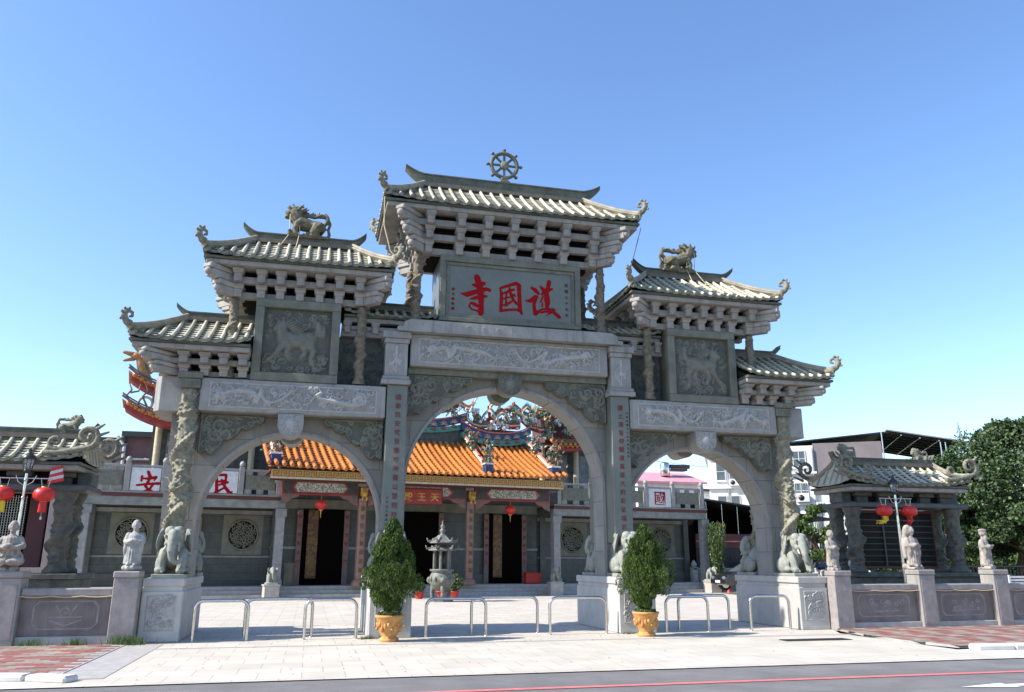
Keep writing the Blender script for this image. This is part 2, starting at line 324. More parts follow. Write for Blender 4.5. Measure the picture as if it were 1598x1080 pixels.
def brush(strokes, y, fl=0.012):
    mb = MB()
    for st in strokes:
        for a, b in zip(st[:-1], st[1:]):
            k = MB().cap((a[0], 0, a[1]), (b[0], 0, b[1]), a[2], b[2], 12)
            k.v = [(p[0], y+p[1]*0.18, p[2]) for p in k.v]; mb.add(k.v, k.f, True)
    return mb

# height-field reliefs ------------------------------------------------
def spiral(cx, cz, r, turns, a0, w, h, sgn=1):
    n = int(10*turns)+4; out = []
    for i in range(n):
        t = i/(n-1); a = a0+sgn*turns*2*PI*t; rr = r*(1-t*.85)
        out.append((cx+rr*math.cos(a), cz+rr*math.sin(a), w*(1-.4*t), h))
    return out
def field(segs, X, Z):
    H = np.zeros_like(X)
    for s_ in segs:
        for a, b in zip(s_[:-1], s_[1:]):
            ax, az, ra, ha = a; bx, bz, rb, hb = b
            R = max(ra, rb)
            mk = (X > min(ax, bx)-R) & (X < max(ax, bx)+R) & (Z > min(az, bz)-R) & (Z < max(az, bz)+R)
            if not mk.any(): continue
            x = X[mk]; z = Z[mk]; dx, dz = bx-ax, bz-az; L2 = dx*dx+dz*dz+1e-12
            t = np.clip(((x-ax)*dx+(z-az)*dz)/L2, 0, 1); d = np.hypot(x-ax-t*dx, z-az-t*dz); r = ra+(rb-ra)*t; hh = ha+(hb-ha)*t
            v = np.where(d < r, hh*np.sqrt(np.clip(1-(d/r)**2, 0, 1)), 0); H[mk] = np.maximum(H[mk], v)
    return H
def swirls(x0, x1, z0, z1, n, r, w, h, rnd):
    out = []
    for _ in range(n):
        cx, cz = rnd.uniform(x0, x1), rnd.uniform(z0, z1); rr = rnd.uniform(.6, 1.2)*r
        sg = rnd.choice((-1, 1)); a = rnd.uniform(0, 6.28)
        sp = spiral(cx, cz, rr, rnd.uniform(.8, 1.4), a, w, h*rnd.uniform(.7, 1.1), sg)
        ex, ez = sp[0][0], sp[0][1]; L = rnd.uniform(.8, 2.2)*rr
        tl = [(ex+L*math.cos(a+sg*1.9+1.4*sg*k/4)*k/4*1.2, ez+L*math.sin(a+sg*1.9)*k/4*.6, w*(1-k/5), h*.8) for k in range(5)]
        out += [sp, tl]
    return out
def relief(segs, x0, x1, z0, z1, y, step, inside=None, skirt=0.03, jitter=0.004, rnd=None, thr=0.006):
    nx = max(2, int((x1-x0)/step)); nz = max(2, int((z1-z0)/step))
    xs = np.linspace(x0, x1, nx+1); zs = np.linspace(z0, z1, nz+1); X, Z = np.meshgrid(xs, zs)
    H = field(segs, X, Z)
    if jitter:
        rs = np.random.RandomState(3); H = H+rs.rand(*H.shape)*jitter
    H[0, :] = H[-1, :] = 0; H[:, 0] = H[:, -1] = 0
    V = [(float(X[i, j]), y-float(H[i, j]), float(Z[i, j])) for i in range(nz+1) for j in range(nx+1)]
    F = []
    for i in range(nz):
        for j in range(nx):
            if inside is None or inside(xs[j]+step/2, zs[i]+step/2):
                a = i*(nx+1)+j; F.append((a, a+1, a+nx+2, a+nx+1))
    used = sorted({i for f in F for i in f}); mp = {k: i for i, k in enumerate(used)}
    mb = MB().add([V[k] for k in used], [tuple(mp[i] for i in f) for f in F], True)
    hh = H.reshape(-1); mb.mi = [1 if (hh[f[0]]+hh[f[2]])*.5 > thr else 0 for f in F]  # raised faces lighter, low ground darker: polish contrast plus painted crevice shade
    return mb
def poly_in(poly):
    def f(x, z):
        c = False; n = len(poly)
        for i in range(n):
            x1, z1 = poly[i]; x2, z2 = poly[(i+1) % n]
            if (z1 > z) != (z2 > z) and x < (x2-x1)*(z-z1)/(z2-z1)+x1: c = not c
        return c
    return f
def leaves(N, samp, size, rnd, upness=0.5, aspect=0.5):
    """many small two-triangle leaves placed by samp() -> (pos, outward)"""
    V = []; F = []
    for i in range(N):
        p, d = samp(rnd); s_ = size*rnd.uniform(.6, 1.4)
        u = Vector((rnd.gauss(0, .5), rnd.gauss(0, .5), rnd.gauss(0, .5)+upness))+d*.7; u.normalize()
        w = u.cross(Vector((rnd.gauss(0, 1), rnd.gauss(0, 1), rnd.gauss(0, 1)))); w.normalize(); w *= s_*aspect
        a = p-u*s_*.5; b = p+u*s_*.5; k = len(V)
        V += [tuple(a), tuple(p+w), tuple(b), tuple(p-w)]; F.append((k, k+1, k+2, k+3))
    return MB().add(V, F)

mat('edge_shade', (0.10, 0.10, 0.075), (0.05, 0.05, 0.04), scale=6, rough=0.8, island=0.3)  # darker than the tile, paints the shadow line under each course
mat('drip_stone', (0.20, 0.195, 0.145), (0.13, 0.13, 0.10), scale=6, rough=0.7, island=0.2)
mat('base_stone', (0.17, 0.14, 0.11), (0.12, 0.10, 0.08), scale=6, rough=0.8)
mat('hip_stone', (0.34, 0.29, 0.22), (0.20, 0.19, 0.145), scale=4, rough=0.7, bump=0.3)
# ============================================================ roofs of grey-green stone tile
def roof_surface(W0, W1, R0, R1, D, ze, zr, lift=0.10, conc=0.12):
    """front slope z for x in [W0,W1]; eave at y=-D, ridge at y=0 from R0 to R1"""
    xc = (W0+W1)/2; hw = (W1-W0)/2
    def z(x, v): return ze+(zr-ze)*(v*(1-conc+conc*v))+lift*(abs(x-xc)/hw)**4*(1-v)**2
    def vmax(x):
        if x < R0-1e-6: return max(0.0, (x-W0)/(R0-W0)) if R0 > W0 else 1
        if x > R1+1e-6: return max(0.0, (W1-x)/(W1-R1)) if W1 > R1 else 1
        return 1.0
    return z, vmax
_rt = random.Random(99)
def stone_roof(gate, name, W0, W1, R0, R1, D, ze, zr, pitch, ridge_h, tips, hip=(True, True), label=None, curl=None, ridge_w=0.2, courses=9, back=True, orn=None, thick=0.043, lift=0.10, conc=0.12):
    tiles = MB(); drip = MB(); lips = MB(); z, vmax = roof_surface(W0, W1, R0, R1, D, ze, zr, lift, conc)
    n = max(2, round((W1-W0)/pitch)); xs = [W0+(W1-W0)*(i+.5)/n for i in range(n)]
    sides = [1, -1] if back else [1]
    for sd in sides:
        for x in xs:                                     # round cover tiles
            vm = vmax(x)
            if vm > .04:
                k = 7; pts = [(x, sd*(-D*(1-vm*i/(k-1))), z(x, vm*i/(k-1))+.032) for i in range(k)]
                pts = [(p[0]+_rt.uniform(-.006, .006), p[1], p[2]+_rt.uniform(-.004, .004)) for p in pts]; tiles.tube(pts, [thick*_rt.uniform(.92, 1.08) for _ in pts], 8); drip.tube([(x, sd*(-D-.03), pts[0][2]-.006), (x, sd*(-D+.01), pts[0][2]-.006)], thick*1.15, 10)
        e = [W0]+[(xs[i]+xs[i+1])/2 for i in range(n-1)]+[W1]
        e = [W0]+xs+[W1]
        for a, b in zip(e[:-1], e[1:]):                  # pan tiles in stepped courses
            for c in range(courses):
                v0, v1 = c/courses, (c+1)/courses
                va, vb = vmax(a), vmax(b); m = vmax((a+b)/2)
                if v0 >= max(va, vb): continue
                va1, vb1 = min(v1, va), min(v1, vb); va0, vb0 = min(v0, va), min(v0, vb)
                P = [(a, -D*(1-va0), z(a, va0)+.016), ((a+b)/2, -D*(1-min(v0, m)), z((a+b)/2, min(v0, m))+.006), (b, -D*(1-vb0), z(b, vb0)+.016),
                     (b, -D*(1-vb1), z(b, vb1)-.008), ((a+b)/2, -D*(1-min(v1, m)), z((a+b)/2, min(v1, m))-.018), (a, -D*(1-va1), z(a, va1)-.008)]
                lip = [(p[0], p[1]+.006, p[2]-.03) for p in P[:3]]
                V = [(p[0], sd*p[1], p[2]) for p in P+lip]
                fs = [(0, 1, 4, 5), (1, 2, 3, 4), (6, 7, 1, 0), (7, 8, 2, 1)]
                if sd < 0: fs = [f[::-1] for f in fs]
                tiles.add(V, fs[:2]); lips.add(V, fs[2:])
        for a, b in zip(e[:-1], e[1:]):                  # drip edge
            m = (a+b)/2; za = z(a, 0)+.03; zb = z(b, 0)+.03; zm = z(m, 0)
            drip.add([(a, sd*(-D-.005), za), (b, sd*(-D-.005), zb), (b, sd*(-D-.005), zb-.05), (m, sd*(-D-.012), zm-.045), (a, sd*(-D-.005), za-.05)], [(0, 4, 3, 2, 1)] if sd > 0 else [(0, 1, 2, 3, 4)])
    bed = MB()
    for sd in sides:
        for a, b in zip(e[:-1], e[1:]):
            pts_ = []
            for v in (0, .25, .5, .75, 1):
                pts_ += [(a, sd*(-D*(1-min(v, vmax(a)))+.02), z(a, min(v, vmax(a)))-.07), (b, sd*(-D*(1-min(v, vmax(b)))+.02), z(b, min(v, vmax(b)))-.07)]
            fs = [(2*i, 2*i+1, 2*i+3, 2*i+2) for i in range(4)]
            bed.add(pts_, fs if sd > 0 else [f[::-1] for f in fs])
    for k, (Wx, Rx) in enumerate(((W0, R0), (W1, R1))):  # hipped ends
        if not hip[k]: continue
        sg = -1 if k == 0 else 1; m = max(3, round(2*D/pitch))
        for i in range(m):
            y = -D+2*D*(i+.5)/m; vm = 1-abs(y)/D
            if vm > .05:
                pts = [(Wx+(Rx-Wx)*vm*j/5, y, ze+(zr-ze)*(vm*j/5)+.035+.1*(abs(y)/D)**4*(1-vm*j/5)) for j in range(6)]
                tiles.tube(pts, thick, 8)
        tiles.add([(Wx, -D, ze+.1), (Wx, -D*.5, ze+.02), (Wx, 0, ze+.005), (Wx, D*.5, ze+.02), (Wx, D, ze+.1), (Rx, 0, zr)], [(0, 1, 5), (1, 2, 5), (2, 3, 5), (3, 4, 5)] if sg > 0 else [(1, 0, 5), (2, 1, 5), (3, 2, 5), (4, 3, 5)])
    o = tiles.build('roof', 'roof_tile', gate)
    if label: o['label'] = label
    bed.build('roof_shade_bed', 'shade_black', o); lips.build('tile_edges', 'edge_shade', o); drip.build('eave_tiles', 'drip_stone', o)  # black underlay and dark lips paint the shadow gaps between tile courses
    # eave board and pale soffit slab
    f = MB(); f.box(W0+(.03 if hip[0] else 0), W1-(.03 if hip[1] else 0), -D+.03, D-.03, ze-.075, ze-.01, .01)
    f.build('eave_board', 'ridge_stone', o)
    sf = MB(); i0 = .09 if hip[0] else .01; i1 = .09 if hip[1] else .01
    sf.box(W0+i0, W1-i1, -D+.09, D-.09, ze-.19, ze-.078, .012); sf.build('soffit', 'bracket_stone', o)
    # inner mass so no light leaks through the roof
    core = MB(); core.prism_x([(-D+.1, ze-.005), (D-.1, ze-.005), (0, zr-.09)], R0+(.05 if hip[0] else 0.01), R1-(.05 if hip[1] else .01)); core.build('roof_core', 'shade_black', o)
    for k, (Wx, Rx) in enumerate(((W0, R0), (W1, R1))):
        sg = -1 if k == 0 else 1
        for sy in ((-1, 1) if back else (-1,)):
            if hip[k]:
                pts = []
                for j in range(9):
                    t = j/8; pts.append(Vector((Wx+(Rx-Wx)*t, sy*D*(1-t), ze+(zr-ze)*(t*(1-conc+conc*t))+(lift+.01)*(1-t)**3+.09)))
                h = MB(); h.tube(pts, [.075]*9, 4, smooth=False); h.tube([p+Vector((0, 0, .07)) for p in pts], .05, 8); h.build('hip_ridge', 'hip_stone', o)
                if orn: 
                    q = bpy.data.objects.new('corner_ornament', orn); COL.objects.link(q); q.parent = o
                    q.location = pts[0]+Vector((-.0*sg, 0, .02)); q.rotation_euler[2] = math.atan2(sy*D*.7, (Wx-Rx)) 
    # main ridge with upturned ends
    t0, t1, tz = tips
    up_ = []; lo = []
    N = 44
    for j in range(N+1):
        x = t0+(t1-t0)*j/N; dl = max(0.0, (R0-.02-x))/(R0-.02-t0) if (hip[0] and R0-.02 > t0) else 0; dr = max(0.0, (x-R1-.02))/(t1-R1-.02) if (hip[1] and t1 > R1+.02) else 0
        d = max(dl, dr); up_.append((x, zr+.10+ridge_h+(tz-zr-.10-ridge_h)*d**1.6)); lo.append((x, zr+.06+(tz-zr-.10)*d**1.7*.90))
    r = MB(); r.prism(lo+up_[::-1], -ridge_w/2, ridge_w/2)
    r.prism([(x, zz) for x, zz in up_]+[(x, zz+.035) for x, zz in up_[::-1]], -ridge_w/2-.025, ridge_w/2+.025)
    MB().prism([(max(R0-.05, t0), zr-.04), (min(R1+.05, t1), zr-.04), (min(R1+.05, t1), zr+.07), (max(R0-.05, t0), zr+.07)], -ridge_w/2-.05, ridge_w/2+.05).build('ridge_base', 'base_stone', o)
    r.build('main_ridge', 'ridge_stone', o)
    return o

# fish-dragon ornament at the roof corners: local +x points outwards
_o = MB()
_o.chain([(-.22, 0, 0, .05), (-.05, 0, .03, .075), (.06, 0, .10, .08), (.12, 0, .2, .07), (.11, 0, .3, .06), (.03, 0, .36, .045), (-.06, 0, .33, .035), (-.07, 0, .25, .03), (-.01, 0, .23, .03)])
for a, b in ((.17, .22), (.19, .31), (.13, .39), (.2, .14)): _o.ball((a, 0, b), (.035, .03, .04), 8)
for sy in (-1, 1): _o.ball((.05, sy*.05, .4), (.04, .03, .035), 8); _o.ball((.0, sy*.06, .1), (.07, .03, .05), 8)
_oo = _o.fuse('corner_ornament', 'ornament_stone', .016, smooth=1); ORN = _oo.data; bpy.data.objects.remove(_oo)

def bracket_stack(n, th, y0, dy, w=.185):
    """one stack of dou-gong blocks, front face at y0 (bottom) stepping out by dy per tier; x centred; z from 0"""
    b = MB()
    for t in range(n):
        y = y0-dy*(t+.5); z0 = t*th; cw = w*.5; tw = w*.70
        zz = z0+th*.60
        b.box(-cw, cw, y, 0, z0+.002, zz, .012)
        b.add([(-cw, y, zz), (cw, y, zz), (cw, 0, zz), (-cw, 0, zz), (-tw, y-.05, zz+th*.16), (tw, y-.05, zz+th*.16), (tw, 0, zz+th*.16), (-tw, 0, zz+th*.16)],
              [(0, 1, 5, 4), (1, 2, 6, 5), (3, 0, 4, 7), (3, 2, 1, 0)])
        b.box(-tw, tw, y-.05, 0, zz+th*.16, z0+th-.002, .01)
    return b
def bracket_set(gate, xs, xa, xb, z0, n, th, yb, dy, corner=(1, 1), core_col='shade_black', depth_back=True, side_ys=(-.55, 0, .55)):
    """beams, stacks and corner arms under one roof; yb = half depth of the core"""
    st = bracket_stack(n, th, -.30, dy)
    me = st.mesh('bracket'); me.materials.append(M['bracket_stone'])
    def put(x, y, rz):
        q = bpy.data.objects.new('bracket', me); COL.objects.link(q); q.parent = gate; q.location = (x, y, z0); q.rotation_euler[2] = rz
    for x in xs:
        put(x, -yb+.30, 0)
        if depth_back: put(x, yb-.30, PI)
    for k, s_ in enumerate((-1, 1)):
        if corner[k]:
            for y in side_ys: put((xa if s_ < 0 else xb)-s_*.30, y, -s_*PI/2*(-1) if s_ > 0 else -PI/2)
    bm = MB(); dk = MB()
    for t in range(n):
        o_ = dy*(t+.5)-.17
        ea = o_ if corner[0] else 0; eb = o_ if corner[1] else 0
        zt = z0+t*th+.003; h = th*.5
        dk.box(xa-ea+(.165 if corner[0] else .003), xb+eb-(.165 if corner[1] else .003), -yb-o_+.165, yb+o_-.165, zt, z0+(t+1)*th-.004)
        bm.box(xa-ea, xb+eb, -yb-o_, -yb-o_+.16, zt, zt+h, .01); bm.box(xa-ea, xb+eb, yb+o_-.16, yb+o_, zt, zt+h, .01)
        if corner[0]: bm.box(xa-ea, xa-ea+.16, -yb-o_+.162, yb+o_-.162, zt, zt+h, .01)
        if corner[1]: bm.box(xb+eb-.16, xb+eb, -yb-o_+.162, yb+o_-.162, zt, zt+h, .01)
    bm.build('bracket_beam', 'bracket_stone', gate)
    dk.build('bracket_shade_core', core_col, gate)  # black boxes behind the beams paint the shade of the bracket gaps
    for k, s_ in enumerate((-1, 1)):
        if not corner[k]: continue
        for sy in ((-1, 1) if depth_back else (-1,)):
            c = MB()
            for t in range(n):
                L = .30+dy*1.35*(t+1); zt = t*th; w = .11
                c.box(-.25, L-.06, -w, w, zt+.006, zt+th*.62, .02)
                c.box(-.1, L+.02, -w*1.35, w*1.35, zt+th*.62, zt+th-.004, .025)
                c.ball((L-.04, 0, zt+th*.42), (.09, w*.95, th*.30), 10)
            q = c.build('corner_bracket', 'bracket_stone', gate); q.location = ((xa if s_ < 0 else xb)-s_*.10, sy*(yb-.10), z0)
            q.rotation_euler[2] = math.atan2(sy, s_)

# ============================================================ GATE
gate = thing('stone_gateway', (0, 0, 0), 'tall five roofed carved granite temple gateway with three arches and a red lettered plaque', 'gateway')
# pedestals (each a part)
def pedestal(x0, x1):
    b = MB(); d = 1.56
    b.box(x0, x1, -d, d, 0.0, 1.0, .02)
    b.box(x0+.03, x1-.03, -d+.03, d-.03, 1.0, 1.09)
    b.box(x0-.01, x1+.01, -d-.01, d+.01, 1.09, 1.252, .018)
    o = b.build('pedestal', 'pedestal_granite', gate)
    for sy in (-1, 1):
        rnd = random.Random(int(x0*10)+sy); w = x1-x0
        sg = swirls(x0+.18, x1-.18, .32, .86, 26, .07, .013, .03, rnd)
        sg += [[(x0+.14, .24, .012, .012), (x1-.14, .24, .012, .012), (x1-.14, .9, .012, .012), (x0+.14, .9, .012, .012), (x0+.14, .24, .012, .012)]]
        cx = (x0+x1)/2
        sg += [spiral(cx, .72, .10, 1, 0, .016, .018), [(cx-.14, .5, .02, .016), (cx, .62, .03, .02), (cx+.14, .5, .02, .016)], [(cx-.1, .42, .012, .012), (cx+.1, .42, .012, .012)]]
        r = relief(sg, x0+.1, x1-.1, .2, .94, -1.5595, .008, jitter=.0008, thr=.004)
        if sy > 0: r.v = [(2*cx-p[0], -p[1], p[2]) for p in r.v]
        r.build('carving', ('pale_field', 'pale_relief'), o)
for a, b in ((-7.93, -7.13), (-3.33, -2.41), (2.41, 3.33), (7.13, 7.93)): pedestal(a, b)

# arch wall with three openings
def arch_wall(x0, x1, cx, r, zc, ztop, yh, zbase=1.254):
    xs = [x0]+[cx+r*math.cos(PI-PI*i/40) for i in range(41)]+[x1]
    lo = []
    for x in xs:
        d = (x-cx)/r; lo.append(zc+r*math.sqrt(max(0, 1-d*d)) if abs(d) < .9999 else (zc if abs(d) < 1.0001 else zbase))
    b = MB()
    for sy in (-1, 1):
        for i in range(1, len(xs)-2):
            b.add([(xs[i], sy*yh, lo[i]), (xs[i+1], sy*yh, lo[i+1]), (xs[i+1], sy*yh, ztop), (xs[i], sy*yh, ztop)], [(0, 1, 2, 3) if sy < 0 else (3, 2, 1, 0)])
        for xa, xb in ((x0, cx-r), (cx+r, x1)):
            b.add([(xa, sy*yh, zbase), (xb, sy*yh, zbase), (xb, sy*yh, ztop), (xa, sy*yh, ztop)], [(0, 1, 2, 3) if sy < 0 else (3, 2, 1, 0)])
    for i in range(1, len(xs)-2): b.add([(xs[i], -yh, lo[i]), (xs[i], yh, lo[i]), (xs[i+1], yh, lo[i+1]), (xs[i+1], -yh, lo[i+1])], [(0, 1, 2, 3)])
    for x, s_ in ((cx-r, 1), (cx+r, -1), (x0, -1), (x1, 1)):
        zt = zc if x in (cx-r, cx+r) else ztop
        b.add([(x, -yh, zbase), (x, yh, zbase), (x, yh, zt), (x, -yh, zt)], [(0, 1, 2, 3) if s_ > 0 else (3, 2, 1, 0)])
    b.add([(x0, -yh, ztop), (x1, -yh, ztop), (x1, yh, ztop), (x0, yh, ztop)], [(0, 1, 2, 3)])
    b.build('arch', 'white_granite_blocks', gate)
    for sy in (-1, 1):
        t = MB(); pts = [(cx-r, zbase)]+[(cx+r*math.cos(PI-PI*i/40), zc+r*math.sin(PI*i/40)) for i in range(41)]+[(cx+r, zbase)]
        out = [(cx-r-.07, zbase)]+[(cx+(r+.07)*math.cos(PI-PI*i/40), zc+(r+.07)*math.sin(PI*i/40)) for i in range(41)]+[(cx+r+.07, zbase)]
        V = []; F = []
        for p, q in zip(pts, out): V += [(p[0], sy*(yh+.03), p[1]), (q[0], sy*(yh+.03), q[1]), (p[0], sy*(yh-.01), p[1]), (q[0], sy*(yh+.001), q[1])]
        for i in range(len(pts)-1):
            a = 4*i; F += [(a, a+4, a+5, a+1), (a, a+2, a+6, a+4), (a+1, a+5, a+7, a+3)]
        t.add(V, F if sy < 0 else [f[::-1] for f in F]); t.build('arch_trim', 'white_granite', gate)
arch_wall(-7.93, -2.87, -5.15, 2.03, 2.47, 5.2, .35)
arch_wall(2.87, 7.93, 5.15, 2.03, 2.47, 5.2, .35)
arch_wall(-2.869, 2.869, 0, 2.52, 3.33, 6.9, .35)

# big side beams with dragon reliefs, end stubs
def dragon_segs(x0, x1, z0, z1, rnd, n=2):
    out = []; H = z1-z0; zc = (z0+z1)/2
    for k in range(n):
        a = x0+(x1-x0)*(k+.08)/n; b = x0+(x1-x0)*(k+.92)/n
        if k % 2: a, b = b, a
        ph = rnd.uniform(0, 6); body = []
        for i in range(45):
            t = i/44; x = a+(b-a)*(t+.10*math.sin(t*11+ph)+.03*math.sin(t*23)); z = zc+H*.27*math.sin(t*13+2.2*math.sin(t*4+ph))*(.6+.4*t)
            body.append((x, z, H*(.045+.06*math.sin(PI*min(1, .2+t*.85))), .062))
        out.append(body)
        for i in range(3, 44, 3):
            x, z = body[i][:2]; out.append([(x, z, .02, .06), (x+rnd.uniform(-.1, .1), z+rnd.choice((-1, 1))*H*.2, .012, .035)])
        hx, hz = body[0][:2]; out += [spiral(hx, hz, H*.22, .9, 0, H*.07, .07), [(hx, hz, H*.15, .085), (hx+.01, hz, H*.14, .085)]]
        for q in range(7): an = q*.9; out.append([(hx, hz, .03, .07), (hx+H*.34*math.cos(an), hz+H*.3*math.sin(an), .012, .03)])
    return out
def relief_beam(x0, x1, z0, z1, y, mt, seed, name='relief_beam', m2='pale_relief', n=2, back=True):
    b = MB().box(x0, x1, -y, y, z0, z1, .02); o = b.build(name, mt, gate); rnd = random.Random(seed); H = z1-z0
    for sy in ((-1, 1) if back else (-1,)):
        a0, a1, c0, c1 = x0+.22, x1-.22, z0+H*.13, z1-H*.13
        sg = dragon_segs(a0+.1, a1-.1, c0, c1, rnd, n)+swirls(a0+.08, a1-.08, c0+.05, c1-.05, int((a1-a0)*26), H*.11, .018, .045, rnd)
        sg += [[(a0, c0, .015, .02), (a1, c0, .015, .02), (a1, c1, .015, .02), (a0, c1, .015, .02), (a0, c0, .015, .02)]]
        r = relief(sg, a0-.02, a1+.02, c0-.02, c1+.02, -y-.001, .0135)
        if sy > 0: r.v = [(x0+x1-p[0], -p[1], p[2]) for p in r.v]
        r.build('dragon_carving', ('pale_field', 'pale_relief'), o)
for s_ in (-1, 1):
    a, b = (-7.30, -3.12) if s_ < 0 else (3.12, 7.30)
    relief_beam(a, b, 4.89, 5.65, .93, 'white_granite', 11+s_)
    st = MB()
    for (dx0, dx1, c_, yy) in ((7.72, 8.24, .0, .88), ):
        P = [(7.305, -.80), (8.16, -.80), (8.30, -.62), (8.30, .62), (8.16, .80), (7.305, .80)]
        V = [(s_*x, y, 4.87+.0) for x, y in P]+[(s_*x, y, 5.66) for x, y in P]; n = 6
        F = [tuple(range(n))[::-1], tuple(range(n, 2*n))]+[(i, (i+1) % n, (i+1) % n+n, i+n) for i in range(n)]
        if s_ < 0: F = [f[::-1] for f in F]
        st.add(V, F)
    st.build('beam_end', 'white_granite', gate)
relief_beam(-2.56, 2.56, 6.22, 7.028, .88, 'white_granite', 31, n=2)
# top slab over the centre, stepped ends
sl_ = MB().prism([(-2.9, 7.03), (2.9, 7.03), (2.92, 7.12), (2.78, 7.14), (2.74, 7.27), (2.6, 7.33), (-2.6, 7.33), (-2.74, 7.27), (-2.78, 7.14), (-2.92, 7.12)], -1.12, 1.12)
sl_.build('top_slab', 'white_granite', gate)
rnd = random.Random(5)
relief([spiral(-2.3+.38*i, 7.2, .055, 1.2, i, .012, .01, (-1)**i) for i in range(13)], -2.5, 2.5, 7.1, 7.3, -1.1215, .014, jitter=.001).build('slab_carving', ('white_granite', 'pale_field'), gate)
# inner pillars
for s_ in (-1, 1):
    def bx(x0, x1, *r, **k): 
        return (x0, x1) if s_ > 0 else (-x1, -x0)
    for sy in (-1, 1):
        cap_ = MB(); 
        def B(x0, x1, y0, y1, z0, z1, c=.012):
            X0, X1 = bx(x0, x1); Y0, Y1 = (y0, y1) if sy < 0 else (-y1, -y0); cap_.box(X0, X1, Y0, Y1, z0, z1, c)
        B(2.56, 3.25, -1.03, -.3, 6.86, 7.026); B(2.60, 3.20, -.99, -.3, 6.74, 6.858); B(2.63, 3.17, -.95, -.3, 5.92, 6.738); B(2.58, 3.22, -1.0, -.3, 5.83, 5.918); B(2.55, 3.25, -1.03, -.3, 5.71, 5.828)
        q = cap_.build('pillar_cap', 'white_granite', gate)
        rnd = random.Random(9); xm = s_*2.9
        sg = swirls(xm-.13, xm+.13, 6.1, 6.6, 10, .05, .013, .02, rnd)+[[(xm, 6.0, .015, .02), (xm, 6.65, .03, .03)], [(xm-.1, 6.2, .02, .02), (xm, 6.35, .04, .03), (xm+.1, 6.2, .02, .02)]]
        r = relief(sg, xm-.2, xm+.2, 5.96, 6.7, -.951, .012, jitter=.001)
        if sy > 0: r.v = [(2*xm-p[0], -p[1], p[2]) for p in r.v]
        r.build('cap_carving', ('pale_field', 'pale_relief'), q)
        p_ = MB(); X0, X1 = bx(2.60, 3.09); Y0, Y1 = (-.93, -.353) if sy < 0 else (.353, .93)
        p_.box(X0, X1, Y0, Y1, 2.05, 5.708, .015); 
        p_.box(X0+.05, X1-.05, Y0+.05, Y1-(.05 if sy > 0 else 0), 1.254, 2.048, .01)
        pil = p_.build('inscribed_pillar', 'plaque_stone', gate)
        if sy < 0:
            tx = '國泰民安梵音徹吟神靈以慧現祥光' if s_ < 0 else '護土清音仰觀渡萬道大府彩呈瑞彩'
            xc = s_*2.845+(.03 if s_ < 0 else .0)
            text_mb(tx, xc, 5.35, .15, -.936, .213, bold=-.006, depth=.012).build('inscription', 'faded_red', pil)
            tx2 = '大文山人書張文達敬題' if s_ < 0 else '中華民國七十五年歲次丙寅'
            text_mb(tx2, xc+(-.17 if s_ < 0 else .18), 3.0 if s_ < 0 else 5.25, .062, -.935, .1, bold=.0, depth=.01).build('small_inscription', 'dark_ink', pil)
# spandrel panels
def spandrel(xo, xi, zt, zb, y, seed, sgn):
    """xo = outer vertical side (at pillar), xi = inner tip near arch crown"""
    w = xi-xo
    pr = [(xo, zt), (xi, zt), (xi-.02*w, zt-.14), (xi-.08*w, zt-.2), (xi-.14*w, zt-.17), (xi-.2*w, zt-.3), (xi-.3*w, zt-.35), (xi-.36*w, zt-.31), (xi-.42*w, zt-.46), (xi-.55*w, zt-.62), (xi-.62*w, zt-.6), (xi-.68*w, zt-.78), (xi-.8*w, zt-.92), (xi-.88*w, zt-.88), (xo+.04*w, zb), (xo, zb)]
    k = (zt-zb)/.95; pr = [(x, zt-(zt-z)*k if z > zb else z) for x, z in pr]
    rnd = random.Random(seed); x0, x1 = min(xo, xi), max(xo, xi)
    for sy in (-1, 1):
        b = MB().prism(pr, *( (y, -.355) if sy < 0 else (.355, -y)))
        o = b.build('spandrel', 'green_granite', gate)
        sg = swirls(x0, x1, zb, zt, 46, .10, .02, .032, rnd)
        sg += [[(pr[i][0], pr[i][1], .03, .03) for i in range(len(pr))]+[(pr[0][0], pr[0][1], .03, .03)]]
        for _ in range(3):
            cx, cz = xo+w*rnd.uniform(.08, .4), zt-rnd.uniform(.2, .5); sg.append(spiral(cx, cz, .17, 1.3, rnd.uniform(0, 6), .04, .05))
        r = relief(sg, x0, x1, zb, zt, y-.002, .0145, inside=poly_in(pr))
        if sy > 0: r.v = [(p[0], -p[1], p[2]) for p in r.v]; r.f = [f[::-1] for f in r.f]
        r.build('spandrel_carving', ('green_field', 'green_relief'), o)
sd = 0
for xo, xi, zt, zb in ((-7.27, -5.86, 4.86, 3.97), (-3.12, -4.52, 4.86, 3.95), (3.12, 4.52, 4.86, 3.95), (7.27, 5.86, 4.86, 3.97), (-2.58, -.95, 6.06, 5.06), (2.58, .95, 6.06, 5.06)):
    sd += 1; spandrel(xo, xi, zt, zb, -.60, sd, 1)
for s_ in (-1, 1):
    for a, b in ((3.12, 7.28),):
        for sy in (-1, 1):
            X = sorted((s_*a, s_*b)); MB().box(X[0], X[1], sy*.62, sy*.355, 4.862, 4.888).build('spandrel_rail', 'green_granite', gate)
for sy in (-1, 1):
    MB().box(-2.585, 2.585, sy*.70, sy*.355, 6.062, 6.218, .01).build('lintel_strip', 'green_relief', gate)
